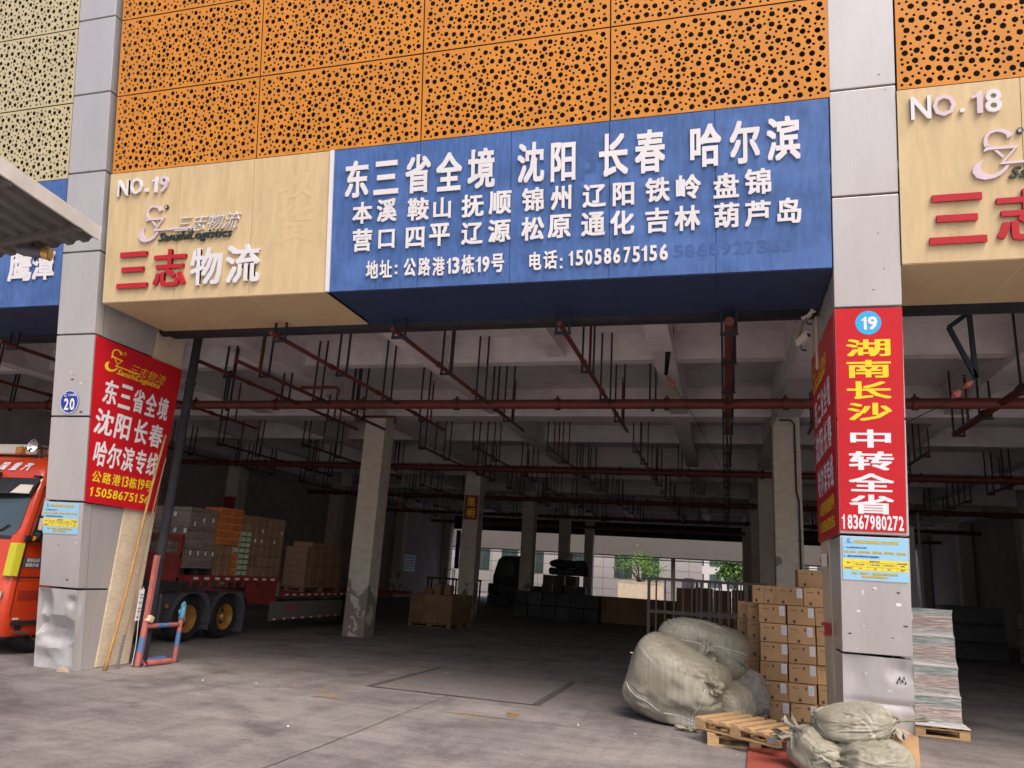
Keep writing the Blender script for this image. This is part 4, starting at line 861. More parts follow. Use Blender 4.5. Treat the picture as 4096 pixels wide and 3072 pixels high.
# ================================================================== CARTONS
CW, CH, CD = .333, .234, .45
def carton(label, loc, group, size=(CW, CD, CH), m='card', labelside=True, rot=0.0, name='cardboard_box', cat='box', marks=True, ladd=0, v=0):
    t = thing(name, label, cat, loc, group, rot=(0, 0, rot)); w_, d, h = size
    MB().box(-w_ / 2, w_ / 2, 0, d, 0.001, h).build('carton', m, t, bevel=.004, local=True)
    if labelside:
        b = MB(); b.box(w_ * (.26 + ladd), w_ * (.26 + ladd) + .068, -.0018, -.0005, h * .42, h * .93); b.build('paper_label', 'paper', t, local=True)
        b = MB()
        for k in range(4): b.box(w_ * (.26 + ladd) + .010, w_ * (.26 + ladd) + .045 + .003 * k, -.0022, -.0017, h * (.5 + .09 * k), h * (.5 + .09 * k) + .0018)
        b.build('label_print', 'ink', t, local=True)
    if marks:
        b = MB(); x = -w_ * .30 + (0, .05, -.03)[v]; b.box(x, x + .033, -.0016, -.0005, h * .08, h * .22)
        for k in range(3): b.box(x + .004 + k * .01, x + .011 + k * .01, -.0022, -.0015, h * .24, h * .26)
        for k in range(4): b.box(-w_ * .38 + k * .021, -w_ * .38 + k * .021 + .014, -.0016, -.0005, h * .74, h * .78)
        b.box(w_ * (.02, .10, -.05)[v], w_ * (.02, .10, -.05)[v] + .02, -.0016, -.0005, h * .70, h * .84)
        b.build('printed_marks', 'ink', t, local=True)
    b = MB(); b.box(-.03, .03, -.0013, d * .999, h - .0005, h + .0012); b.build('tape_strip', 'tape', t, local=True)
    return t
rr = random.Random(21)
colword = ['left', 'middle', 'right']
FRONT = 'labelled cartons stacked by the right pillar'
proto = None
for c_ in range(3):
    for k in range(6):
        loc = (.43 + .1665 + c_ * .345 + rr.uniform(-.008, .008) + (.015 if k == 0 else 0), 10.80 + rr.uniform(-.012, .012) + (.05 if c_ == 2 and k == 2 else 0), .002 + k * .238)
        lab = 'labelled cardboard box, %s column of the front rank, %s row from the floor' % (colword[c_], ORD[k])
        i_ = c_ * 6 + k
        if i_ < 3:
            p_ = carton(lab, loc, FRONT, v=i_, ladd=(0, -.05, .02)[i_], size=(CW, CD, CH - (0, .004, .002)[i_])); proto = proto or p_; PROTOS = (PROTOS if i_ else []) + [p_]
        else: dup(PROTOS[rr.randrange(3)], loc, lab, rot=(0, 0, rr.uniform(-.04, .04)))
for i, (x, lab) in enumerate(((.815, 'labelled cardboard box on the top row left, above the left column'), (1.155, 'labelled cardboard box on the top row right, next to the pillar'))):
    dup(proto, (x, 10.82, 1.432), lab, rot=(0, 0, rr.uniform(-.02, .02)))
plain = carton('plain cardboard box turned end-on, left end of the top row', (.425, 10.86, 1.432), FRONT, size=(.15, .33, .23), labelside=False)
dup(plain, (.575, 10.85, 1.432), 'plain cardboard box turned end-on, second from the left in the top row')
dup(proto, (1.12, 11.15, 1.672), 'single cardboard box crowning the stack, topmost by the column', drop=('paper_label', 'label_print'))
for rank, (y, x) in enumerate(((11.29, .45), (11.78, .335))):
    for k in range(6):
        dup(plain if False else proto, (x + rr.uniform(-.01, .01), y, .002 + k * .238), 'cardboard box half hidden in the %s rank behind, %s row from the floor' % (('second', 'third')[rank], ORD[k]), drop=('paper_label', 'label_print'), rot=(0, 0, rr.uniform(-.02, .02)))
for k in range(6):
    dup(proto, (.79, 11.29, .002 + k * .238), 'cardboard box hidden behind the middle column, %s row from the floor' % ORD[k], drop=('paper_label', 'label_print'))

# ================================================================== PALLETS
def pallet(label, loc, rot, size=(.98, .80), h=.118, m='wood', stamp=False, group='wooden pallets near the right pillar', open_deck=True):
    t = thing('wooden_pallet', label, 'pallet', loc, group, rot=rot); w_, d = size; th = .018
    n = 7; bw = .082
    for i in range(n):
        x = -w_ / 2 + (w_ - bw) * i / (n - 1)
        MB().box(x, x + bw, 0, d, h - th, h).build('deck_board', m, t, bevel=.002, local=True)
    for y in (0, d / 2 - .04, d - .08):
        MB().box(-w_ / 2, w_ / 2, y, y + .08, h - 2 * th - .001, h - th - .001).build('stringer_board', m, t, bevel=.002, local=True)
        MB().box(-w_ / 2, w_ / 2, y, y + .08, 0, th).build('bottom_board', m, t, bevel=.002, local=True)
        for x in (-w_ / 2, -.06, w_ / 2 - .12):
            MB().box(x + .001, x + .119, y + .001, y + .079, th + .001, h - 2 * th - .002).build('block', m, t, bevel=.003, local=True)
    if stamp:
        b = MB(); x = w_ / 2 - .10
        for k in range(5): a = 2 * pi * k / 5; b.box(x + .035 + .02 * cos(a) - .008, x + .035 + .02 * cos(a) + .008, -.0012, -.0002, .06 + .02 * sin(a) - .008, .06 + .02 * sin(a) + .008)
        b.build('blue_stamp', 'cyan', t, local=True)
    return t
pallet('pale wooden pallet lying flat under the skewed pallet', (.28, 8.74, .001), (0, 0, .05), (.96, .78))
pallet('skewed empty wooden pallet resting on top of the lower pallet', (.075, 8.60, .121), (0, radians(0.8), radians(-33)), (.96, .76), stamp=True)
pallet('wooden pallet under the stretch-wrapped load in the right bay', (2.27, 10.82, .001), (0, 0, .0), (1.08, .95), h=.125)
# stretch-wrapped load in the right bay
t = thing('wrapped_load', 'tall stretch-wrapped load of green and brown cartons right of the red-clad pillar', 'wrapped load', (2.26, 11.3, .127))
def wrapped(t, x0, x1, y0, y1, z0, tiers, ht, m, bulge=.022):
    n = 16; rings = []
    def ringpts(e, z, jit):
        cx, cy = (x0 + x1) / 2, (y0 + y1) / 2; hx, hy = (x1 - x0) / 2 + e, (y1 - y0) / 2 + e; P = []
        for k in range(64):
            a = 2 * pi * k / 64; ca, sa = cos(a), sin(a); q = max(abs(ca), abs(sa)) ** .94
            P.append(Vector((cx + hx * ca / q + jit * noise.noise((ca * 3, sa * 3, z * 9)), cy + hy * sa / q + jit * noise.noise((sa * 3 + 5, ca * 3, z * 9)), z)))
        return P
    for ti in range(tiers):
        b = MB(); n = 12; R_ = []
        for j in range(n + 1):
            u = j / n; e = -bulge * .6 + bulge * .9 * (abs(2 * u - 1) ** 6) * (1.15 if u < .5 else .6) - .006 * ti
            R_.append(ringpts(e, z0 + ti * ht + u * (ht - .004), .008))
        vs = [p for r in R_ for p in r]; fs = []
        for j in range(n):
            for k in range(64): fs.append((j * 64 + k, j * 64 + (k + 1) % 64, (j + 1) * 64 + (k + 1) % 64, (j + 1) * 64 + k))
        fs += [tuple(reversed(range(64))), tuple(range(n * 64, (n + 1) * 64))]
        b.add(vs, fs); b.build('carton_tier', m, t, smooth=radians(50))
wrapped(t, 1.76, 2.76, 10.83, 11.72, .128, 4, .345, 'wrap', bulge=.013)
b = MB(); cx = 2.27
b.add([(1.72, 10.79, .13), (2.82, 10.79, .13), (2.82, 11.76, .13), (1.72, 11.76, .13), (1.775, 10.84, .19), (2.745, 10.84, .19), (2.745, 11.71, .19), (1.775, 11.71, .19)], [(0, 1, 5, 4), (1, 2, 6, 5), (2, 3, 7, 6), (3, 0, 4, 7)]); b.build('film_skirt', 'wrap', t)
for x, z in ((2.18, 1.36), (1.80, 1.40)):
    MB().box(x, x + .09, 10.818, 10.821, z, z + .085).build('paper_label', 'paper', t)

# ================================================================== SACKS
def sackmesh(b, c, r, rot, seed, e=(.72, .72), tie=None, tie2=None, fold=.03, lump=.05, floor=.003, nu=170, nv=112, dents=(), sag=.12, creases=26):
    """stuffed cloth sack: pillow body, folds running to the tied end(s), flattened where it rests"""
    R_ = Matrix.Rotation(rot[2], 3, 'Z') @ Matrix.Rotation(rot[1], 3, 'Y') @ Matrix.Rotation(rot[0], 3, 'X')
    sp = lambda v, p: math.copysign(abs(v) ** p, v); vs = []; so_ = Vector((seed * 3.1, seed * 1.7, seed * .9))
    cr = random.Random(int(seed * 10)); CR = []
    for _ in range(creases):
        c0 = Vector((cr.gauss(0, 1), cr.gauss(0, 1), cr.gauss(0, 1))).normalized(); t0 = c0.cross(Vector((cr.gauss(0, .5), cr.gauss(0, .5), cr.gauss(0, 1)))).normalized()
        CR.append((c0, t0, c0.cross(t0), cr.uniform(.12, .45), cr.uniform(.018, .045), cr.uniform(.25, .7) * fold))
    for j in range(nv + 1):
        th = -pi / 2 + pi * j / nv
        for i in range(nu):
            ph = 2 * pi * i / nu       # axis of the sack is local X
            x = sp(sin(th), e[0]); q = sp(cos(th), e[0]); y = q * sp(cos(ph), e[1]); z = q * sp(sin(ph), e[1])
            u = Vector((x, y, z)); nrm = u.normalized()
            d = lump * noise.noise(u * 1.1 + so_) + lump * .22 * noise.noise(u * 2.6 + so_)
            ridge = 1 - abs(noise.noise(Vector((x * 1.6, y * 4.2, z * 4.2)) + so_)) * 2
            d += fold * .55 * max(0, ridge - .62) * 2 * max(0, noise.noise(u * 1.1 + so_ * 2) + .25)
            for c0, t0, b0, L_, w_, A_ in CR:
                v_ = nrm - c0; al = v_.dot(t0)
                if abs(al) < 2 * L_:
                    ac = v_.dot(b0) + .05 * noise.noise(Vector((al * 6, seed, A_ * 900)))
                    if abs(ac) < .2: d += A_ * math.exp(-(al / L_) ** 2) * (.55 * math.exp(-((ac - 1.6 * w_) / w_) ** 2) - math.exp(-(ac / w_) ** 2))
            for tt, sg in ((tie, 1), (tie2, -1)):
                if tt:
                    k = max(0, (sg * x - (1 - tt)) / tt)
                    pin = 1 - .8 * k ** 1.5; y *= pin; z *= pin
                    d += fold * 1.5 * k * (1 - k * .5) * (sin(ph * 9 + 2.5 * noise.noise(Vector((cos(ph) * 2, sin(ph) * 2, seed)))) * .6 + noise.noise(Vector((cos(ph) * 5, sin(ph) * 5, x * 2 + seed))))
            p = Vector((x * r[0], y * r[1], z * r[2])) + nrm * d
            for dc, dr, dd in dents:
                l = (u - Vector(dc)).length
                if l < dr: p -= nrm * dd * (1 - l / dr) ** 2 * (3 - 2 * (1 - l / dr))
            p = R_ @ p + Vector(c)
            if p.z < c[2] : p.x += (p.x - c[0]) * sag * min(1, (c[2] - p.z) / r[2]); p.y += (p.y - c[1]) * sag * min(1, (c[2] - p.z) / r[2])
            if p.z < floor + .03: p.z = floor + .03 * math.exp((p.z - floor - .03) / .06) * .999
            vs.append(p)
    fs = [(j * nu + i, j * nu + (i + 1) % nu, (j + 1) * nu + (i + 1) % nu, (j + 1) * nu + i) for j in range(nv) for i in range(nu)]
    b.add(vs, fs); return b
def ear(b, base, tip, r0, r1, seed, n=16, m=10, wid=2.0):
    """gathered cloth end: narrow neck that flares into a crumpled lip"""
    base, tip = Vector(base), Vector(tip); d = (tip - base).normalized(); a = d.cross(Vector((0, 0, 1))).normalized(); c = d.cross(a); vs = []
    for j in range(m + 1):
        u = j / m; rad = r0 + (r1 - r0) * u ** 1.6
        for k in range(n):
            ph = 2 * pi * k / n; rk = rad * (1 + .42 * sin(3 * ph + seed) * u + .25 * noise.noise(Vector((cos(ph) * 2, sin(ph) * 2, u * 3 + seed))))
            vs.append(base.lerp(tip, u) + a * rk * cos(ph) * wid * (.5 + .5 * u) + c * rk * sin(ph) * .7 + d * .035 * sin(4 * ph + seed) * u)
    b.add(vs, [(j * n + k, j * n + (k + 1) % n, (j + 1) * n + (k + 1) % n, (j + 1) * n + k) for j in range(m) for k in range(n)]); return b
SG = 'stuffed sacks near the right pillar'
def sack(label, loc, m='bag', name='sack', ears=(), neck=(), stitch=None, **k):
    t = thing(name, label, 'sack', (loc[0], loc[1], max(0, loc[2] - k['r'][2])), SG)
    b = MB(); sackmesh(b, loc, **k); b.build('body', m, t, smooth=True)
    nu_, nv_ = 170, 112
    for path in (stitch or ()):
        q = [b.v[j * nu_ + i % nu_] for j, i in path]; MB().tube([p + (p - Vector(loc)).normalized() * .0035 for p in q], .0032, 5).build('stitch_line', 'paper', t, smooth=True)
    for e_ in ears:
        b = MB(); ear(b, *e_); b.build('gathered_end', m, t, smooth=True)
    for p, q, r_ in neck:
        b = MB(); b.tube([p, q], r_, 10); b.build('tie_cord', 'paper', t, smooth=True)
    return t
def crumple(t, c, r, rot, seed, m='bag'):
    b = MB(); sackmesh(b, c, r, rot, seed, e=(.8, .9), fold=.05, lump=.10, nu=72, nv=48, floor=0, sag=0, creases=0) 
    for i, v in enumerate(b.v):
        d = (v - Vector(c)); n = d.normalized(); k = noise.noise(v * 26 + Vector((seed, 0, 0))); q = 1 - abs(noise.noise(v * 15 + Vector((0, seed, 0)))) * 2
        b.v[i] = v + n * (.012 * k + .018 * q)
    return b.build('gathered_end', m, t, smooth=True)
def seam(t, pts, m='paper'):
    b = MB(); b.tube(pts, .0035, 5); return b.build('stitch_line', m, t, smooth=True)
t = sack('huge grey-green woven bale bag slumped in front of the cartons', (-.585, 9.90, .42), r=(.585, .47, .475), rot=(0, radians(22), radians(-14)), seed=2, e=(.58, .74), fold=.03, lump=.06,
     dents=(((.70, -.62, -.30), .55, .11), ((.45, -.9, -.45), .45, .08), ((.98, -.1, .25), .38, .06), ((.2, -.95, .1), .25, .03), ((.80, -.55, .15), .22, .05), ((-.2, -.9, -.5), .3, .04)), sag=.12,
     stitch=([(j, 98) for j in range(24, 100, 2)], [(78, i) for i in range(74, 128, 2)]))
crumple(t, (-.20, 9.52, .52), (.15, .07, .085), (0, radians(20), radians(-25)), 3.0)
crumple(t, (-.13, 9.50, .47), (.09, .05, .05), (0, radians(35), radians(-10)), 4.0)
crumple(t, (-1.02, 10.10, .66), (.10, .06, .07), (0, radians(-20), radians(30)), 5.0)
crumple(t, (-.42, 9.36, .015), (.09, .04, .025), (0, 0, .1), 6.0)
t = sack('huge grey-green bale bag lying on top behind the slumped one', (-.32, 10.62, .79), r=(.60, .44, .37), rot=(0, radians(8), radians(6)), seed=5, e=(.58, .74), fold=.03, lump=.05,
     dents=(((.15, -.95, -.25), .4, .09), ((.0, -.9, .2), .3, .05), ((-.4, -.8, .1), .2, .03)), sag=.0, floor=.36,
     stitch=([(j, 80) for j in range(16, 92, 2)],))
crumple(t, (-.24, 10.19, .80), (.055, .05, .14), (0, radians(12), 0), 7.0)
crumple(t, (-.21, 10.17, .66), (.08, .05, .06), (0, radians(30), 0), 8.0)
b = MB(); b.tube([(-1.0, 10.02, .74), (-1.06, 9.98, .80), (-1.1, 9.98, .76), (-1.02, 10.0, .73), (-1.16, 9.96, .74)], .008, 6); b.build('white_cord', 'paper', t)
sack('pale woven sack squeezed between the slumped bale and the pallets', (.02, 9.98, .24), r=(.34, .30, .25), rot=(0, 0, radians(60)), seed=8, e=(.7, .8), fold=.03, lump=.04, tie=.4)
sack('grey woven sack in the shade beside the carton stack', (.19, 10.52, .32), m='bagd', r=(.30, .24, .31), rot=(0, radians(75), 0), seed=9, e=(.7, .8), fold=.04, lump=.05, tie2=.5, ears=(((.22, 10.3, .16), (.26, 10.18, .12), .05, .09, 4.0),))
sack('tied off-white sack on top of two others in front of the right pillar', (1.13, 8.02, .475), r=(.37, .26, .165), rot=(0, radians(-7), radians(4)), seed=12, e=(.74, .85), fold=.03, lump=.035, tie=.42, floor=.30, sag=.06,
     ears=(((1.47, 8.02, .515), (1.72, 7.98, .575), .018, .032, 5.0), ((1.47, 8.0, .50), (1.50, 7.95, .40), .018, .035, 6.0)), neck=(((1.455, 8.02, .512), (1.485, 8.02, .518), .034),))
sack('off-white sack with two cloth ears at the left of the sack pile', (.80, 7.98, .19), r=(.27, .25, .20), rot=(0, radians(35), radians(-20)), seed=14, e=(.75, .85), fold=.03, lump=.035, tie2=.5,
     ears=(((.66, 8.08, .34), (.57, 8.12, .44), .03, .06, 7.0), ((.63, 8.02, .30), (.45, 8.0, .31), .022, .055, 8.0)))
t = sack('off-white sack with gathered front seam at the right of the sack pile', (1.24, 7.90, .185), r=(.36, .30, .19), rot=(0, 0, radians(12)), seed=17, e=(.72, .85), fold=.03, lump=.03, tie2=.45,
     ears=(((.93, 7.70, .16), (.88, 7.62, .13), .03, .05, 9.0),))
b = MB(); rr = random.Random(2)
for k in range(16):
    x = 1.17 + .022 * k; z = .27 - .004 * k + rr.uniform(-.01, .01)
    b.tube([(x, 7.66, z), (x + .008, 7.655, z - .02 - rr.uniform(0, .015))], .0015, 4)
b.build('pen_scribble', 'ink', t)
# carton under the sacks, red board, cloth
t = carton('printed carton lying half under the sacks against the right pillar', (1.52, 8.03, .001), None, size=(.30, .42, .40), labelside=False, marks=False, rot=radians(8))
b = MB()
for k in range(3):
    for j in range(2): b.box(.1512, .1522, .05 + j * .16, .14 + j * .16, .05 + k * .12, .08 + k * .12)
b.build('blue_print', 'cyan', t, local=True)
b = MB(); b.box(-.10, .10, .02, .30, .4015, .4025); b.build('white_label', 'paper', t, local=True)
b = MB(); b.add([(.21, 8.76, .006), (.17, 7.75, .006), (.75, 7.72, .02), (.80, 8.66, .02), (.21, 8.76, .024), (.17, 7.75, .024), (.75, 7.72, .04), (.80, 8.66, .04)], [(0, 1, 2, 3), (4, 5, 6, 7), (0, 1, 5, 4), (1, 2, 6, 5), (2, 3, 7, 6), (3, 0, 4, 7)])
tag(b.build('red_board', 'redboard', origin=(.2, 8.2, 0)), 'worn red board on the ground in front of the pallets', 'board')
b = MB(); sackmesh(b, (.93, 10.35, .03), (.28, .12, .045), (0, 0, .1), 31, e=(.6, .8), fold=.03, lump=.03, nu=60, nv=40, creases=8); tag(b.build('folded_cloth', mat('olive_cloth', (.23, .20, .08), .9), origin=(.93, 10.35, 0), smooth=True), 'folded olive cloth on the ground before the cartons', 'cloth')
# litter
rr = random.Random(9); LIT = [(-4.30, 11.9), (-6.6, 8.95), (-5.9, 9.1), (-5.2, 8.2), (-4.15, 7.05), (-3.0, 9.85), (-1.9, 9.62), (-1.35, 8.95), (-.95, 8.75), (-2.2, 7.0), (-6.3, 9.7), (-3.55, 8.55), (.1, 8.3), (-1.6, 8.9)]
places = ['beyond the patch by the front column', 'near the striped rail', 'left of the worn yellow marks', 'between the pillar and the patch', 'in the open yard left of the long joint', 'on the repaired patch', 'at the right of the patch', 'on the joint left of the big bale', 'nearest the slumped bale bag', 'in the near yard at right', 'in front of the truck wheels', 'beside the long joint', 'in front of the pallets', 'where the joints meet at right']
for i, (x, y) in enumerate(LIT):
    if i in (3, 6, 7, 9, 10, 11): continue
    s = rr.uniform(.008, .019); n = 6
    b = MB(); vs = [(x + s * rr.uniform(.5, 1.3) * cos(2 * pi * k / n), y + s * rr.uniform(.5, 1.3) * sin(2 * pi * k / n), .006 + rr.uniform(0, .02)) for k in range(n)]
    b.add(vs + [(v[0], v[1], v[2] + .002) for v in vs], [tuple(range(n)), tuple(range(n, 2 * n))] + [(k, (k + 1) % n, n + (k + 1) % n, n + k) for k in range(n)])
    tag(b.build('paper_scrap', 'paper', origin=(x, y, 0)), 'small white paper scrap on the concrete ' + places[i], 'litter', 'paper scraps on the yard')

t = thing('cable_conduit', 'black conduit running down the front of the column beside the carton stack', 'conduit', (1.40, 16.2, 0))
MB().tube([(1.12, 16.20, 5.08), (1.34, 16.20, 5.08), (1.41, 16.20, 5.0), (1.41, 16.20, 3.6), (1.45, 16.20, 3.4), (1.45, 16.20, .3)], .018, 8).build('pipe_run', 'plastic', t, smooth=True)
for z in (4.4, 2.6, 1.6): MB().box(1.38 + .04 * (z < 3.5), 1.44 + .04 * (z < 3.5), 16.18, 16.225, z, z + .03).build('saddle', 'steel', t)

# ================================================================== TRUCK (tractor and flatbed trailer along the left side of the bay)
XS = -9.70                     # near side of the truck
def wheel(t, y, r=.42, x=XS):
    b = MB(); b.lathe([(r * .60, -.02), (r * .86, -.0), (r * .97, -.04), (r, -.09), (r, -.22), (r * .95, -.27), (r * .6, -.27)], (x, y, r), 'X', 40)
    for k in range(40):
        a = 2 * pi * k / 40; b.box(x - .21, x - .10, y + r * .995 * cos(a) - .012, y + r * .995 * cos(a) + .012, r + r * .995 * sin(a) - .010, r + r * .995 * sin(a) + .010)
    ty = MB(); ty.v = b.v; ty.f = b.f; o = ty.build('wheel', 'tyre', t, smooth=radians(35))
    b = MB(); b.lathe([(r * .60, -.015), (r * .575, -.012), (r * .55, -.04), (r * .50, -.10), (r * .44, -.16), (r * .36, -.17), (r * .30, -.12), (r * .22, -.115), (r * .20, -.05), (r * .15, -.02), (0.001, -.02)], (x, y, r), 'X', 40)
    rm = b.build('rim', 'rim', o, smooth=radians(35))
    b = MB()
    for k in range(10): a = 2 * pi * k / 10; b.lathe([(.016, -.12), (.016, -.085), (.001, -.085)], (x, y + r * .265 * cos(a), r + r * .265 * sin(a)), 'X', 6)
    b.build('wheel_nuts', 'steel', o)
    b = MB()
    for k in range(10): a = 2 * pi * (k + .5) / 10; b.lathe([(.024, -.155), (.001, -.155)], (x, y + r * .405 * cos(a), r + r * .405 * sin(a)), 'X', 8)
    b.build('vent_holes', 'plastic', o)
    return o
TT = thing('tractor_truck', 'orange-red cab-over tractor truck with lime yellow corner panel, parked behind the left pillar', 'truck', (-10.8, 9.8, 0))
# cab shell: rounded section lofted up, windscreen raked back
def cabring(z, yf, inset, rc, y1=10.55):
    x0, x1 = -11.98 + inset, -9.90 - inset; P = []
    for (cx, cy, a0) in ((x1 - rc, yf + rc, -90), (x1 - .02, y1 - .02, 0), (x0 + .02, y1 - .02, 90), (x0 + rc, yf + rc, 180)):
        r_ = rc if cy < 10 else .02
        for k in range(7): a = radians(a0 + 15 * k); P.append(Vector((cx + r_ * cos(a), cy + r_ * sin(a), z)))
    return P
prof = [(.27, 8.88, .02, .16), (.34, 8.84, 0, .18), (.62, 8.82, 0, .2), (1.02, 8.82, 0, .2), (1.06, 8.84, .005, .2), (1.58, 8.86, .01, .16), (1.62, 8.87, .012, .12), (2.36, 9.02, .04, .10), (2.42, 9.03, .045, .12), (2.72, 9.10, .075, .18), (2.90, 9.22, .13, .24), (2.98, 9.42, .24, .28)]
R_ = [cabring(*p) for p in prof]; n = len(R_[0]); b = MB(); vs = [p for r in R_ for p in r]
fs = [(j * n + k, j * n + (k + 1) % n, (j + 1) * n + (k + 1) % n, (j + 1) * n + k) for j in range(len(R_) - 1) for k in range(n)] + [tuple(reversed(range(n))), tuple(range((len(R_) - 1) * n, len(R_) * n))]
b.add(vs, fs); b.build('cab', 'truck', TT, smooth=radians(38))
def yfr(z):   # front of the cab at height z
    for (a, p) in zip(prof, prof[1:]):
        if a[0] <= z <= p[0]: u = (z - a[0]) / (p[0] - a[0]); return a[1] + u * (p[1] - a[1])
    return prof[-1][1]
def CFR(x, z, off=0.0): return Vector((x, yfr(z) - off, z))
def CSD(y, z, off=0.0):
    ins = 0
    for (a, p) in zip(prof, prof[1:]):
        if a[0] <= z <= p[0]: u = (z - a[0]) / (p[0] - a[0]); ins = a[2] + u * (p[2] - a[2])
    return Vector((-9.90 - ins + off, y, z))
b = MB(); P = [(-11.8, 1.70), (-10.12, 1.70), (-10.04, 1.74), (-10.00, 1.84), (-10.02, 2.34), (-11.8, 2.34)]
poly(b, P, CFR, .003, .006); b.build('windscreen', 'glass', TT)
b = MB(); rect(b, CFR, -11.85, -10.09, 1.655, 1.695, .004, .012); b.build('windscreen_seal', 'plastic', TT)
b = MB(); b.tube([CFR(-10.95, 1.72, .03), CFR(-10.3, 1.78, .03), CFR(-10.2, 1.86, .03)], .012, 6); b.build('wiper', 'plastic', TT)
b = MB()     # sun visor: tinted curved wing
for i in range(12):
    x0, x1 = -11.9 + 1.93 * i / 12, -11.9 + 1.93 * (i + 1) / 12; f = lambda x: .10 * (1 - ((x + 10.98) / .95) ** 2)
    b.hexa([(x0, 8.93 - f(x0), 2.32), (x1, 8.93 - f(x1), 2.32), (x1, 9.04, 2.58), (x0, 9.04, 2.58)], [(x0, 8.95 - f(x0), 2.325), (x1, 8.95 - f(x1), 2.325), (x1, 9.06, 2.585), (x0, 9.06, 2.585)])
b.build('sun_visor', 'plastic', TT)
b = MB(); b.hexa([(-10.30, 8.868, 2.335), (-9.99, 8.915, 2.335), (-9.99, 8.965, 2.47), (-10.2, 8.93, 2.47)], [(-10.30, 8.878, 2.335), (-9.99, 8.925, 2.335), (-9.99, 8.975, 2.47), (-10.2, 8.94, 2.47)]); b.build('visor_lamp_cover', 'cream', TT)
b = MB(); text(b, '重', CFR, -10.68, -10.50, 2.70, 2.835, .008, .012, .03, .3); text(b, '汽', CFR, -10.44, -10.26, 2.70, 2.835, .008, .012, .03, .3); text(b, '国', CFR, -10.92, -10.75, 2.70, 2.835, .008, .012, .03, .3); b.build('cab_lettering', 'whitep', TT)
b = MB(); b.box(-11.6, -10.42, 9.28, 9.62, 2.985, 3.15); o = b.build('roof_unit', 'cream', TT, bevel=.03)
b = MB(); fr2 = lambda x, z, o_: Vector((x, 9.28 - o_, z)); text(b, 'Webasto', fr2, -10.80, -10.50, 3.05, 3.12, .002, .002, .0, .2); b.build('unit_lettering', 'ink', TT)
for x in (-10.78, -10.12):
    MB().box(x, x + .13, 9.20, 9.30, 2.985, 3.09).build('marker_lamp', mat('amber_lens', (.55, .20, .03), .3) if x < -10.5 else bpy.data.materials['amber_lens'], TT, bevel=.01)
b = MB(); b.lathe([(.02, .30), (.028, .12), (.05, .03), (.098, -.05), (.105, -.055), (.085, -.03), (.03, .05), (.001, .06)], (-10.36, 9.18, 3.10), 'Y', 24); b.build('air_horn', 'chrome', TT, smooth=radians(50))
b = MB(); b.lathe([(.03, .3), (.06, .05), (.07, -.03), (.05, -.01), (.001, .02)], (-10.16, 9.36, 3.04), 'Y', 20); b.build('air_horn', 'plastic', TT, smooth=radians(50))
MB().tube([(-10.36, 9.30, 2.9), (-10.36, 9.30, 3.10)], .02, 8).build('horn_stay', 'steel', TT)
b = MB(); b.box(-10.14, -10.0, 9.06, 9.12, 2.60, 2.63); b.build('roof_marker', 'plastic', TT, bevel=.008)
b = MB(); b.box(-10.86, -10.76, 8.98, 9.06, 2.60, 2.66); b.tube([(-10.81, 9.02, 2.58), (-10.81, 9.02, 2.62)], .03, 8); b.build('roof_camera', 'plastic', TT)
# door, side window, handle, yellow corner, sticker
b = MB(); poly(b, [(9.06, 1.72), (9.98, 1.72), (9.98, 2.38), (9.18, 2.38)], CSD, .002, .005); b.build('side_window', 'glass', TT)
b = MB(); poly(b, [(8.99, 1.05), (10.05, 1.05), (10.05, 2.45), (9.14, 2.45), (9.02, 1.66)], CSD, -.004, .0055); d_ = b.build('door', 'truck', TT)
b = MB(); P = [(8.98, 1.05), (9.01, 1.66), (9.13, 2.46), (10.06, 2.46)]
for a, c in zip(P, P[1:]): b.bar(CSD(*a, .002), CSD(*c, .002), .012)
b.build('door_seal', 'plastic', TT)
MB().box(-9.895, -9.85, 8.92, 9.16, 1.63, 1.72).build('door_handle', 'plastic', TT, bevel=.015)
b = MB(); b.bar((-9.89, 9.1, 1.76), (-9.80, 9.12, 1.74), .05); b.tube([(-9.84, 9.05, 1.68), (-9.84, 9.16, 1.68)], .045, 10); b.build('mirror_arm', 'plastic', TT)
MB().tube([(-9.835, 9.03, 1.68), (-9.835, 9.06, 1.68)], .035, 10).build('indicator', bpy.data.materials['amber_lens'], TT)
MB().box(-9.885, -9.80, 9.10, 9.16, 1.80, 1.99).build('mirror_housing', 'cream', TT, bevel=.02)
MB().box(-9.885, -9.80, 9.10, 9.16, 2.01, 2.30).build('mirror_housing', 'cream', TT, bevel=.03)
b = MB(); b.hexa([(-10.03, 8.815, 1.12), (-9.93, 8.85, 1.12), (-9.888, 8.95, 1.12), (-10.03, 8.95, 1.12)], [(-10.03, 8.83, 1.60), (-9.93, 8.865, 1.60), (-9.885, 8.97, 1.60), (-10.03, 8.97, 1.60)])
b.v = [v + Vector((.012, -.012, 0)) for v in b.v]; b.build('corner_deflector', 'lime', TT, bevel=.012)
b = MB(); rect(b, CSD, 9.00, 9.42, 1.25, 1.40, .003, .002); b.build('door_sticker', 'greyp', TT)
b = MB(); text(b, '德系品质', CSD, 9.06, 9.28, 1.332, 1.388, 0, .0056, .03); text(b, '底盘升级', CSD, 9.05, 9.28, 1.265, 1.32, 0, .0056, .03); b.build('sticker_lettering', 'whitep', TT)
b = MB()
for j in range(5):
    for i in range(14): b.box(-9.901, -9.896, 9.03 + i * .028, 9.05 + i * .028, .78 + j * .03, .798 + j * .03)
b.build('grille_slots', 'redtr', TT)
b = MB(); rect(b, CSD, 8.98, 10.0, 1.10, 1.12, .001, .003); rect(b, CSD, 8.965, 8.98, .55, 1.1, .001, .003); b.build('panel_gap', 'plastic', TT)
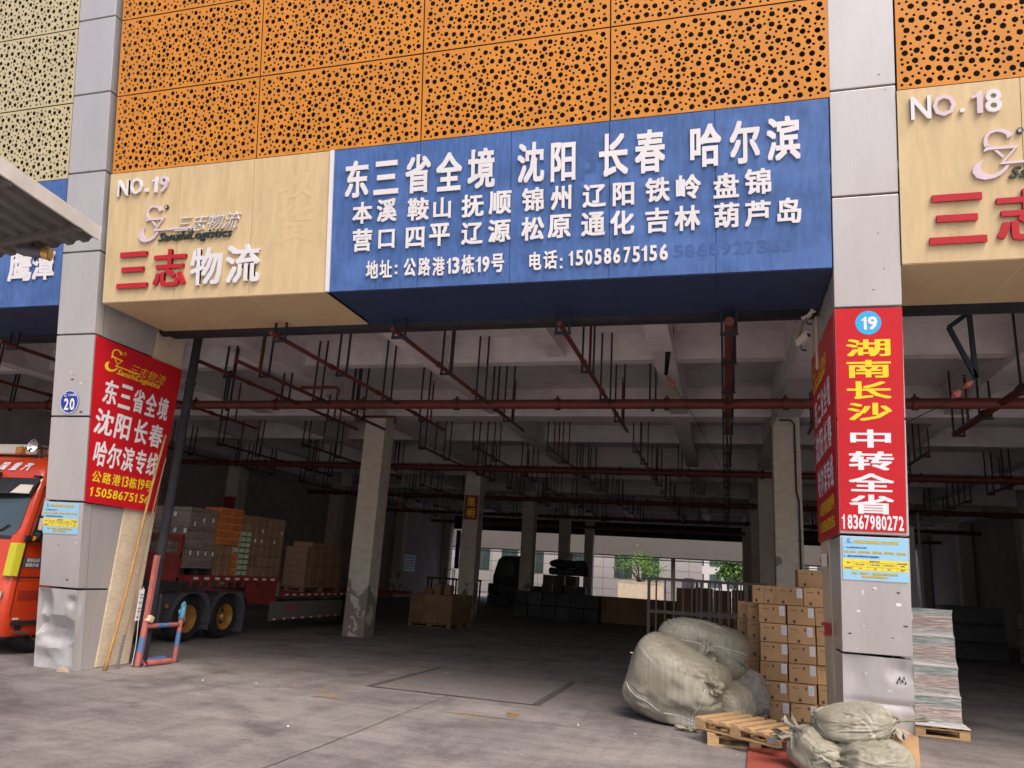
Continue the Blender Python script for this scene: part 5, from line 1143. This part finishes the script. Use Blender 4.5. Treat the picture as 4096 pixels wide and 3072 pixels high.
b = MB(); b.hexa([(-9.92, 9.0, .43), (-9.87, 9.0, .43), (-9.87, 10.4, .43), (-9.92, 10.4, .43)], [(-9.92, 9.0, .49), (-9.885, 9.0, .49), (-9.885, 10.4, .49), (-9.92, 10.4, .49)]); b.build('step_lip', 'plastic', TT)
MB().box(-9.899, -9.86, 9.06, 9.32, .31, .335).build('step_plate', 'chrome', TT)
MB().box(-9.9, -9.893, 9.08, 9.2, .35, .42).build('step_well', 'plastic', TT)
MB().box(-9.905, -9.893, 9.03, 9.12, .505, .53).build('side_reflector', 'tapew', TT)
b = MB(); poly(b, [(-10.25, .78), (-9.96, .80), (-9.95, .90), (-10.2, .95)], CFR, .003, .01); b.build('headlight', 'chrome', TT)
b = MB(); rect(b, CFR, -11.8, -9.95, .30, .48, .004, .02); b.build('bumper_strip', 'lime', TT)
b = MB()
for k in range(5): rect(b, CFR, -11.6, -10.45, .62 + k * .075, .66 + k * .075, .003, .01)
b.build('front_grille', 'plastic', TT)
for o in TT.children:
    o.data.transform(Matrix.Translation((-.15, 0, 0)))
for y in (9.62,): wheel(TT, y, .42, -10.08)
b = MB(); b.box(-11.3, -10.0, 10.4, 14.2, .50, .68); b.box(-11.4, -9.95, 11.0, 11.2, .3, .9); b.build('chassis', 'plastic', TT)
b = MB(); b.box(-10.35, -9.78, 11.02, 11.85, .30, .86); b.build('fuel_tank', 'greyp', TT, bevel=.06)
for y in (11.16, 11.70): MB().box(-10.36, -9.772, y, y + .04, .295, .866).build('tank_strap', 'skirt', TT, bevel=.02)
MB().box(-9.79, -9.765, 11.86, 11.93, .62, .68).build('side_marker', bpy.data.materials['amber_lens'], TT)
for y in (12.46, 13.58): wheel(TT, y, .415, XS - .02)
for y0, y1, yc in ((11.9, 13.02, 12.46), (13.02, 14.16, 13.58)):
    b = MB(); n = 22; P = []; Q = []
    for k in range(n + 1):
        a = pi * (1.06 - 1.12 * k / n); P.append(Vector((XS + .02, yc + .50 * cos(a), .415 + .47 * sin(a)))); Q.append(Vector((XS + .02, min(y1, max(y0, yc + .60 * cos(a))), min(.90, .415 + .60 * sin(a)))))
    for k in range(n):
        b.quad(P[k], P[k + 1], Q[k + 1], Q[k]); w_ = Vector((-.55, 0, 0)); b.quad(P[k], P[k + 1], P[k + 1] + w_, P[k] + w_)
    b.build('mudguard', 'greyp', TT, smooth=radians(30))
MB().box(XS - .5, XS + .019, 13.00, 13.04, .20, .5).build('mud_flap', 'greyp', TT); MB().box(XS - .5, XS + .019, 14.12, 14.16, .1, .5).build('mud_flap', 'greyp', TT)
b = MB(); b.tube([(-9.74, 11.02, .3), (-9.74, 11.05, .78), (-9.74, 11.15, .85)], .022, 8); b.build('tank_guard', 'cream', TT)

TR = thing('flatbed_trailer', 'red low-deck flatbed trailer with red and white reflective edges inside the hall', 'trailer', (-10.7, 15, 0))
XR = -11.75
MB().box(XR, XS, 12.03, 15.36, 1.10, 1.215).build('upper_deck', 'redtr', TR)
MB().box(XR, XS + .02, 15.37, 23.0, .79, .875).build('lower_deck', 'redtr', TR)
b = MB(); b.hexa([(XS - .1, 14.2, 1.09), (XS - .1, 15.365, 1.09), (XS - .1, 15.365, .60), (XS - .1, 14.35, .66)], [(XS - .03, 14.2, 1.09), (XS - .03, 15.365, 1.09), (XS - .03, 15.365, .60), (XS - .03, 14.35, .66)]); b.build('gooseneck', 'redtr', TR)
MB().box(XS - .03, XS + .012, 15.30, 15.366, .80, 1.09).build('neck_post', 'skirt', TR)
b = MB()
for x0, x1, z0, z1 in ((XR, XS - .02, 1.10, 1.16), (XR, XS - .02, 1.52, 1.60), (XR, XS - .02, 1.86, 1.94), (XR, XR + .07, 1.1, 1.9), (XS - .10, XS - .02, 1.1, 1.9), (-10.75, -10.69, 1.1, 1.9), (-10.2, -10.16, 1.6, 1.9)): b.box(x0, x1, 11.94 + .0007 * len(b.f), 12.01, z0, z1)
b.build('headboard_frame', 'redtr', TR)
MB().box(XR + .03, XS - .05, 11.975, 11.99, 1.14, 1.55).build('headboard_plate', 'redtr', TR)
for k in range(12): MB().box(XS - .02, XS + .008, 12.35 + k * .27, 12.39 + k * .27, .99, 1.098).build('lashing_hook', 'redtr', TR)
def tapes(y0, y1, z0, z1, x, n, t=TR):
    for k in range(n):
        a = y0 + (y1 - y0) * k / n; MB().box(x, x + .003, a, a + (y1 - y0) / n * .45, z0, z1).build('reflective_tape', 'tapew', t)
tapes(12.4, 15.3, 1.135, 1.18, XS + .001, 9); tapes(15.6, 19.5, .81, .85, XS + .021, 12)
b = MB(); b.box(XS - .03, XS, 15.12, 18.4, .30, .68); b.build('side_skirt', 'skirt', TR)
MB().box(XS - .01, XS + .004, 15.10, 15.24, .28, .70).build('skirt_post', 'skirt', TR)
for k in range(16):
    MB().box(XS + .001, XS + .005, 15.26 + k * .2, 15.26 + k * .2 + .1, .285, .325).build('skirt_tape', ('tapew', 'tape_r')[k % 2], TR)
b = MB(); fr3 = lambda y, z, o_: Vector((XS + o_, y, z)); text(b, '安全', fr3, 15.75, 16.35, .48, .60, 0, .002, .03); b.build('skirt_lettering', 'tape_r', TR)
for y in (19.12, 20.04): wheel(TR, y, .42, XS - .02)
# cargo on the upper deck
def box_at(y, z, sy, sz, m, label, group, sx=.40, name='carton', paper=False, edge=False, x=XS - .02, base=None):
    t = thing(name, label, 'box', (x, y + sy / 2, z), group)
    MB().box(-sx, 0, -sy / 2 + .004, sy / 2 - .004, .001, sz - .003).build('carton_body', m, t, bevel=.004, local=True)
    if paper: MB().box(.0005, .0025, -.03, .03, sz * .4, sz * .72).build('paper_label', 'paper', t, local=True)
    if edge:
        b = MB()
        for (a0, a1, c0, c1) in ((-sy / 2 + .002, sy / 2 - .002, .001, .018), (-sy / 2 + .002, sy / 2 - .002, sz - .012, sz - .003), (-sy / 2 + .002, -sy / 2 + .010, .018, sz - .012), (sy / 2 - .010, sy / 2 - .002, .018, sz - .012)): b.box(.0003, .0022, a0, a1, c0, c1)
        b.build('green_border', 'green', t, local=True)
    if m == 'cardo':
        b = MB(); b.box(.0005, .002, -sy / 2 + .004, sy / 2 - .004, sz - .022, sz - .006); b.build('pale_band', MT['cardol'], t, local=True)
        b = MB(); b.box(.0005, .0022, sy * .18, sy * .30, sz * .25, sz * .7); b.build('printed_mark', 'skirt', t, local=True)
    elif m == 'cardd':
        b = MB(); b.box(.0004, .0016, -sy * .06, sy * .06, .002, sz - .003); b.build('tape_strip', MT['taped'], t, local=True)
    return t
MT['cardol'] = mat('pale_orange_print', (.72, .34, .13), .6); MT['taped'] = mat('dull_tape', (.32, .21, .13), .35)
t = thing('wrapped_load', 'brown cartons under cling film behind the red headboard of the trailer', 'wrapped load', (-10.3, 12.5, 1.345))
wrapped(t, -10.9, XS - .03, 12.08, 12.94, 1.345, 3, .375, 'wrapb', bulge=.012)
for y, z in ((12.2, 2.12), (12.45, 2.2), (12.72, 2.22), (12.2, 1.58), (12.42, 1.58), (12.64, 1.58), (12.86, 1.58)): MB().box(XS - .02, XS - .012, y, y + .035, z, z + .085).build('paper_label', 'paper', t)
for x, z in ((-10.1, 2.28), (-10.3, 1.98), (-10.05, 1.98), (-9.82, 1.98)): MB().box(x, x + .06, 12.06, 12.068, z, z + .085).build('paper_label', 'paper', t)
MB().box(XR + .3, XS - .02, 12.06, 12.95, 1.217, 1.34)
pallet('dark pallet under the film-wrapped cartons on the trailer', (-10.28, 12.06, 1.217), (0, 0, 0), (1.1, .88), h=.125, m='darkgoods', group=None)
og = 'orange cartons on the trailer'
for k in range(5):
    for c_ in range(3): box_at(12.97 + c_ * .238, 1.815 + k * .147, .236, .147, 'cardo', 'orange carton on the trailer, %s row of the upper orange block, %s from the headboard' % (ORD[k], ORD[c_]), og)
for k in range(3): box_at(13.49, 1.217 + k * .152, .2, .152, 'cardo', 'orange carton in the short lower column beside the green-edged boxes, %s from the deck' % ORD[k], og)
for k in range(3):
    for c_ in range(2): box_at(12.98 + c_ * .25, 1.217 + k * .198, .248, .196, 'cardd', 'brown carton below the orange block, %s row, %s from the headboard' % (ORD[k], ORD[c_]), 'brown cartons on the trailer')
for k in range(8):
    for c_ in range(2): box_at(13.71 + c_ * .182, 1.217 + k * .1145, .18, .1145, 'cardw', 'pale box with green border on the trailer, %s row, %s column' % (ORD[k], ('left', 'right')[c_]), 'green-bordered boxes on the trailer', edge=True)
box_at(13.50, 1.675, .19, .125, 'cardw', 'single pale green-bordered box set left of the other bordered boxes', 'green-bordered boxes on the trailer', edge=True)
for k in range(2): box_at(13.71, 2.135 + k * .165, .36, .163, 'cardd', 'brown carton lying above the green-bordered boxes, %s' % ('lower', 'upper')[k], 'brown cartons on the trailer')
rr = random.Random(4)
for k in range(6):
    for c_ in range(5): box_at(14.10 + c_ * .243, 1.217 + k * .21, .241, .208, 'cardd', 'brown carton in the rear block of the upper deck, %s row, %s column' % (ORD[k], ORD[c_]), 'brown cartons on the trailer', paper=((k, c_) in ((4, 1), (4, 4), (3, 0), (3, 1), (3, 3))))
pallet('low pallet under the brown cartons on the lower trailer deck', (-10.3, 16.62, .877), (0, 0, 0), (.95, 1.8), h=.12, m='woodd', group=None)
for k in range(6):
    for c_ in range(4): box_at(16.62 + c_ * .45, 1.0 + k * .158, .447, .156, 'cardd', 'brown carton on the lower trailer deck, %s row, %s column' % (ORD[k], ORD[c_]), 'brown cartons on the lower deck', sx=.6, x=XS - .15)
for c_ in range(2): box_at(16.85 + c_ * .55, 1.95, .5, .12, 'cardd', 'flat brown carton crowning the lower deck stack, %s' % ('nearer', 'farther')[c_], 'brown cartons on the lower deck', sx=.55, x=XS - .15)

# ================================================================== GOODS DEEPER IN THE HALL
pallet('old pallet under the brown cartons by the second column', (-8.15, 20.78, .001), (0, 0, 0), (1.3, 1.9), h=.11, m='woodd', group=None)
for k in range(3):
    for c_ in range(3):
        for d_ in range(2): carton('brown carton by the second column, %s row, %s from left, %s rank' % (ORD[k], ORD[c_], ('front', 'back')[d_]), (-8.58 + c_ * .435, 20.8 + d_ * .9, .113 + k * .262), 'brown cartons by the second column', size=(.43, .88, .26), m='cardd', labelside=False, marks=False)
for i, (x, w_, h) in enumerate(((-8.35, .3, .14), (-8.05, .2, .3), (-7.75, .2, .28))): carton('small brown carton on top of the stack by the second column, %s from left' % ORD[i], (x, 21.0, .902), 'brown cartons by the second column', size=(w_, .3, h), m='cardd', labelside=False, marks=False)
t = thing('column_placard', 'red placard with yellow characters fixed on the second column', 'placard', (-8.2, 23.86, 3.3))
MB().box(-8.44, -7.96, 23.872, 23.878, 3.28, 4.10).build('placard_sheet', 'redtr', t)
b = MB(); frc = lambda x, z, o_: Vector((x, 23.872 - o_, z)); text(b, '昆', frc, -8.33, -8.07, 3.73, 4.02, 0, .002, .03); text(b, '明', frc, -8.33, -8.07, 3.36, 3.65, 0, .002, .03); b.build('placard_lettering', 'yell', t)
t = thing('column_placard', 'dark brown placard on the far left column above the trailer', 'placard', (-17.6, 23.86, 3.0))
MB().box(-17.9, -17.4, 23.872, 23.878, 2.9, 3.75).build('placard_sheet', 'redtr', t)
# cage of steel bars by the cartons
def cage(label, x0, x1, y, z1, nb, name='steel_cage', mid=1.12):
    t = thing(name, label, 'cage', ((x0 + x1) / 2, y, 0), 'steel cage panels')
    MB().box(x0, x1, y - .025, y + .025, z1 - .05, z1).build('top_rail', 'steel', t); MB().box(x0 + .03, x1 - .03, y - .015, y + .015, mid - .03, mid + .03).build('mid_rail', 'steel', t); MB().box(x0 + .03, x1 - .03, y - .015, y + .015, .08, .13).build('bottom_rail', 'steel', t)
    for x in (x0, x1 - .05): MB().box(x, x + .05, y - .0245, y + .0245, 0, z1 - .051).build('corner_post', 'steel', t)
    for k in range(1, nb): x = x0 + (x1 - x0) * k / nb; MB().box(x - .014, x + .014, y - .012, y + .012, .131, z1 - .051).build('bar', 'steel', t)
    return t
cage('brown steel bar cage behind the bale bags, nearer panel', -1.35, .36, 14.0, 1.71, 11)
cage('brown steel bar cage behind the bale bags, farther panel', -.55, .75, 15.1, 1.72, 11)
# low wall of cartons towards the rear
for k in range(2):
    for c_ in range(7): carton('dark carton in the low row beside the steel cage, %s layer, %s from left' % (('bottom', 'top')[k], ORD[c_]), (-4.75 + c_ * .48, 30.2, .002 + k * .49), 'low carton row deep in the hall', size=(.47, .8, .485), m='cardd', labelside=False, marks=False)
for c_ in range(4): carton('tall dark carton standing deep behind the steel cage, %s from left' % ORD[c_], (-1.35 + c_ * .62, 27.5, .002), 'tall cartons behind the cage', size=(.6, .8, 1.55 if c_ % 2 else 1.5), m='cardd', labelside=False, marks=False)
# heap of dark goods in the middle: cases below, bundles on top
rr = random.Random(6)
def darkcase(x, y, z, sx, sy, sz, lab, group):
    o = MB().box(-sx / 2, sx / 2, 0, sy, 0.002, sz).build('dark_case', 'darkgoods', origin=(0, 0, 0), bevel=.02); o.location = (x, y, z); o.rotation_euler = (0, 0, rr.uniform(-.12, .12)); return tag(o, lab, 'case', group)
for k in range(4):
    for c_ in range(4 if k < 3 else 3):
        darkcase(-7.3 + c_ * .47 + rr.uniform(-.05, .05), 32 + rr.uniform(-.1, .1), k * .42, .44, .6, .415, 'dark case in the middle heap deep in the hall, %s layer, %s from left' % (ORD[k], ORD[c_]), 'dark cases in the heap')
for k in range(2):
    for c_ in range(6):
        darkcase(-11.6 + c_ * .56, 38.2 + rr.uniform(-.1, .1), k * .55, .55, .7, .54, 'added dark case hiding the bright floor by the van, %s layer, %s from left' % (('bottom', 'top')[k], ORD[c_]), 'added dark cases hiding the bright floor')  # added row, there to darken the bright floor strip below the van
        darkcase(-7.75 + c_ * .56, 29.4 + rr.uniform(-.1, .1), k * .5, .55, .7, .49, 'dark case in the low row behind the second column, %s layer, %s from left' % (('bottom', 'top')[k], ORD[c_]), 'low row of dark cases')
for i in range(6):
    x = -6.9 + (i % 3) * .5; z = 1.68 + (i // 3) * .32; b = MB(); sackmesh(b, (x, 32.0, z + .16), (.30, .3, .17), (0, 0, .3 * i), 60 + i, e=(.6, .7), fold=.04, lump=.07, nu=36, nv=24, floor=z, creases=6)
    tag(b.build('wrapped_bundle', 'darkgoods', origin=(x, 32, z), smooth=True), 'dark film-wrapped bundle in the heap between the rear columns', 'bundle', 'dark bundles in the heap')
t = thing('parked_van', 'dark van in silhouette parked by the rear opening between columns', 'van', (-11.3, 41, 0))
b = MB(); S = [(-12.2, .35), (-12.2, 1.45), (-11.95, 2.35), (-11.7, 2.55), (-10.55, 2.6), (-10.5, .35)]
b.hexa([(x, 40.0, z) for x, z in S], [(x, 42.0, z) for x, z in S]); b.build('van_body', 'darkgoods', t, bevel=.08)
b = MB(); b.hexa([(-12.0, 39.985, 1.5), (-11.0, 39.985, 1.5), (-11.05, 39.985, 2.3), (-11.85, 39.985, 2.25)], [(-12.0, 39.999, 1.5), (-11.0, 39.999, 1.5), (-11.05, 39.999, 2.3), (-11.85, 39.999, 2.25)]); b.build('van_window', 'fglass', t)
for x in (-12.05, -10.65):
    for y in (40.35, 41.6): MB().lathe([(.001, -.1), (.34, -.1), (.36, -.05), (.36, .05), (.34, .1), (.001, .1)], (x, y, .36), 'X', 20).build('wheel', 'tyre', t)
t = thing('work_bench', 'long dark work bench against the pale inner wall', 'bench', (-14.6, 40, 0))
MB().box(-15.9, -12.9, 39.6, 40.3, 1.10, 1.2).build('bench_top', 'woodd', t)
for x in (-15.85, -14.4, -13.0):
    for y in (39.65, 40.2): MB().box(x, x + .08, y, y + .08, 0, 1.099).build('leg', 'woodd', t)
t = thing('stool', 'small dark stool standing upside on the work bench', 'stool', (-14.6, 39.9, 1.2))
MB().box(-15.0, -14.4, 39.75, 40.1, 1.62, 1.66).build('seat', 'woodd', t)
for x in (-14.98, -14.46): 
    for y in (39.76, 40.05): MB().box(x, x + .04, y, y + .04, 1.201, 1.619).build('leg', 'woodd', t)
t = thing('wall_notice', 'small pale blue notice on the pale wall deep in the hall', 'notice', (XA + .01, 41.2, 1.4)); MB().box(XA + .002, XA + .008, 40.8, 42.6, 1.4, 2.35).build('notice_sheet', 'sky_p', t)
b = MB()
for k in range(5): b.box(XA + .009, XA + .010, 41.0, 42.4, 1.55 + k * .15, 1.6 + k * .15)
b.build('notice_lines', 'navy', t)
t = thing('vertical_banner', 'orange-red vertical banner with yellow characters at the far end of the pale wall', 'banner', (-16.4, 47.2, 1.8))
MB().box(-16.75, -16.05, 47.18, 47.2, 1.75, 4.0).build('banner_cloth', mat('banner_red', (.62, .07, .02), .5), t)
b = MB(); frb = lambda x, z, o_: Vector((x, 47.18 - o_, z))
for i, ch in enumerate('苏乡台江'): text(b, ch, frb, -16.66, -16.14, 3.42 - .52 * i, 3.86 - .52 * i, 0, .003, .03)
b.build('banner_lettering', 'yell', t)
MB().box(-17.0, -16.78, 47.18, 47.22, 1.75, 4.1)
o = MB().box(-17.05, -16.77, 47.1, 47.2, 1.75, 4.2).build('door_panel', 'navy', origin=(-16.9, 47.1, 1.75)); tag(o, 'narrow dark blue panel beside the orange-red banner', 'panel')
# goods at the edge of the right bay
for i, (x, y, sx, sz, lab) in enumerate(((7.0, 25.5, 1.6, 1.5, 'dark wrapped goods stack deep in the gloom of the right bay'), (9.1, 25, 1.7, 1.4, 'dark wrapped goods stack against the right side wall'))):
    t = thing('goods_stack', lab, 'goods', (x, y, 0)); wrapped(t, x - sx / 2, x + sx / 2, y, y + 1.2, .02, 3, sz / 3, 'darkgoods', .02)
t = thing('door_panel', 'narrow pale blue-grey panel standing right of the red-clad pillar', 'panel', (3.2, 15.8, 0)); MB().box(3.28, 3.44, 15.8, 15.86, 1.3, 2.95).build('panel_sheet', 'greyp', t); MB().box(3.5, 3.54, 15.8, 15.84, 0, 3.2).build('pipe', 'plastic', t); MB().box(3.14, 3.26, 15.8, 15.85, 1.45, 1.7).build('white_box', 'paper', t)

# ================================================================== CANOPY AT UPPER LEFT
t = thing('sheet_canopy', 'grey sheet canopy with pale edge jutting into the upper left corner', 'canopy', (-5.5, 3.5, 4.2))
A, Bp, Cp = Vector((-5.18, 4.68, 4.2)), Vector((-5.02, 3.61, 4.2)), Vector((-6.51, 4.88, 4.2))
e1 = (Bp - A).normalized(); e2 = (Cp - A).normalized(); A2 = A
q = [A2, A2 + e1 * 3.2, A2 + e1 * 3.2 + e2 * 5.0, A2 + e2 * 5.0]
b = MB(); b.hexa(q, [p + Vector((0, 0, .02)) for p in q]); b.build('roof_sheet', 'canopy', t)
b = MB()
for k in range(24):
    p = A2 + e2 * (.12 + k * .2); b.hexa([p + Vector((0, 0, -.03)), p + e2 * .07 + Vector((0, 0, -.03)), p + e2 * .07 + e1 * 3.1 + Vector((0, 0, -.03)), p + e1 * 3.1 + Vector((0, 0, -.03))], [p + e2 * -.03, p + e2 * .10, p + e2 * .10 + e1 * 3.1, p + e2 * -.03 + e1 * 3.1])
b.build('sheet_ribs', 'canopy', t)
for k in range(4): p = A2 + e1 * (.25 + k * .75) + Vector((0, 0, -.032)); MB().bar(p, p + e2 * 4.9, .06).build('purlin', 'canopy', t)
b = MB(); b.hexa([A2 + Vector((0, 0, -.034)), A2 + e1 * 3.2 + Vector((0, 0, -.034)), A2 + e1 * 3.2 - e2 * .02 + Vector((0, 0, -.034)), A2 - e2 * .02 + Vector((0, 0, -.034))], [p + Vector((0, 0, .085)) for p in (A2, A2 + e1 * 3.2, A2 + e1 * 3.2 - e2 * .02, A2 - e2 * .02)]); b.build('edge_trim', 'canopyf', t)
t = thing('flood_lamp', 'small metal flood lamp with flared rim hanging under the canopy edge', 'lamp', A2 + e2 * .75)
p = A2 + e2 * .62 + e1 * .06 + Vector((0, 0, -.10)); d = (-e2 * .85 - e1 * .5).normalized()
b = MB(); b.tube([p - d * .22, p - d * .16, p - d * .02], [.03, .048, .05], 14); b.build('lamp_body', 'greyp', t, smooth=radians(40))
b = MB(); b.tube([p - d * .02, p + d * .05, p + d * .055, p + d * .02], [.045, .066, .055, .03], 14); b.build('lamp_rim', 'rim', t, smooth=radians(40))
b = MB(); b.tube([p - d * .1, p - d * .1 + Vector((0, 0, .08))], .012, 8); b.tube([p - d * .06, p - d * .06 - Vector((0, 0, .09))], .008, 6); b.build('lamp_bracket', 'plastic', t)

# ================================================================== BEYOND THE REAR OPENING
t = thing('far_building', 'pale tiled building with dark windows beyond the rear opening of the hall', 'building', (-8, 66, 0))
MB().box(-45, -1.9, 66, 67, 0, 14).build('tiled_wall', 'tile', t)
b = MB()
for z in (.9, 1.8, 2.7, 3.6): b.box(-45, -1.9, 65.995, 65.999, z, z + .03)
for k in range(30): b.box(-45 + k * 1.45, -44.97 + k * 1.45, 65.994, 65.998, 0, 14)
b.build('tile_joints', 'greyp', t)
for i, x in enumerate((-41, -36, -31.2, -26.0, -22, -19.4, -17, -13.2, -9.2, -6.9)): 
    w_ = MB().box(x, x + 1.5, 65.96, 65.99, 1.9, 3.9).build('window', 'fglass', t)
    MB().box(x + .72, x + .78, 65.94, 65.958, 1.9, 3.9).build('mullion', 'skirt', w_)
MB().box(-3.3, -2.5, 65.95, 65.99, 0, 2.2).build('door', 'greyp', t)
t = thing('canopy_band', 'long taupe canopy band across the yard beyond the rear opening', 'canopy', (-8, 58, 3.6))
MB().box(-45, 14, 58, 60, 3.50, 9).build('band_wall', 'taupe', t)
for x in range(-44, 14, 8): MB().box(x, x + .3, 59.6, 59.9, 0, 3.499).build('post', 'taupe', t)
for i, z in enumerate((3.02, 3.20)):
    b = MB(); b.tube([(-40, 49, z), (20, 49, z + .02)], .03, 6); tag(b.build('overhead_cable', 'plastic', origin=(-10, 49, z)), ('lower dark cable strung across the rear opening', 'upper dark cable strung across the rear opening')[i], 'cable')
t = thing('yard_wall', 'cream low wall in the rear yard left of the steel cage', 'wall', (-6, 55, 0)); MB().box(-7.4, -4.2, 55, 55.2, 0, 1.55).build('wall_block', 'concrete', t); MB().box(-7.45, -4.15, 54.97, 55.23, 1.551, 1.62).build('coping', 'concrete', t)
def tree(x, y, h, cr, label, seed, n=1500, cz=None, m='leaf', leaf=.10, flat=.8):
    t = thing('leafy_tree', label, 'tree', (x, y, 0)); rr = random.Random(seed); b = MB(); top = Vector((x, y, h * .55))
    b.tube([(x, y, 0), (x + .05, y, h * .3), top], [.11, .085, .06], 8); cents = []
    for k in range(9):
        a = 2 * pi * k / 9 + rr.uniform(-.3, .3); e_ = Vector((x + cr * .75 * cos(a), y + cr * .6 * sin(a), h * rr.uniform(.55, .95))); b.tube([Vector((x, y, h * rr.uniform(.25, .5))), (Vector((x, y, h * .6)) + e_) / 2, e_], [.045, .03, .012], 6); cents.append(e_)
    b.build('trunk', 'bark', t, smooth=True)
    b = MB(); cents += [Vector((x + rr.uniform(-.5, .5) * cr, y + rr.uniform(-.5, .5) * cr, h * rr.uniform(.6, 1.0))) for _ in range(8)]
    for k in range(n):
        c = rr.choice(cents); p = c + Vector((rr.gauss(0, cr * .24), rr.gauss(0, cr * .24), rr.gauss(0, cr * .20 * flat))); s = leaf * rr.uniform(.5, 1.2)
        u = Vector((rr.gauss(0, 1), rr.gauss(0, 1), rr.gauss(0, 1))).normalized(); v = u.cross(Vector((rr.gauss(0, 1), rr.gauss(0, 1), rr.gauss(0, 1)))).normalized(); b.quad(p - u * s, p - v * s * .55, p + u * s, p + v * s * .55)
    b.build('crown', m, t)
tree(-6.0, 56.5, 3.5, 1.7, 'thin leafy tree in the rear yard before the tiled building', 3, 1100, leaf=.10)
tree(1.2, 95, 5.2, 2.2, 'bright round tree far behind, left of the hall side wall', 4, 2600, leaf=.24)
tree(4.6, 99, 5.4, 2.0, 'bright round tree far behind, nearest the right column', 5, 2400, leaf=.24)
t = thing('far_tower', 'pale office block standing far behind the trees', 'building', (3, 130, 0)); MB().box(-6, 14, 130, 140, 0, 26).build('tower_wall', 'tile', t)
for k in range(7):
    for j in range(7): MB().box(-5.2 + k * 2.7, -3.4 + k * 2.7, 129.95, 129.99, 1.5 + j * 3.4, 3.6 + j * 3.4).build('window', 'fglass', t)
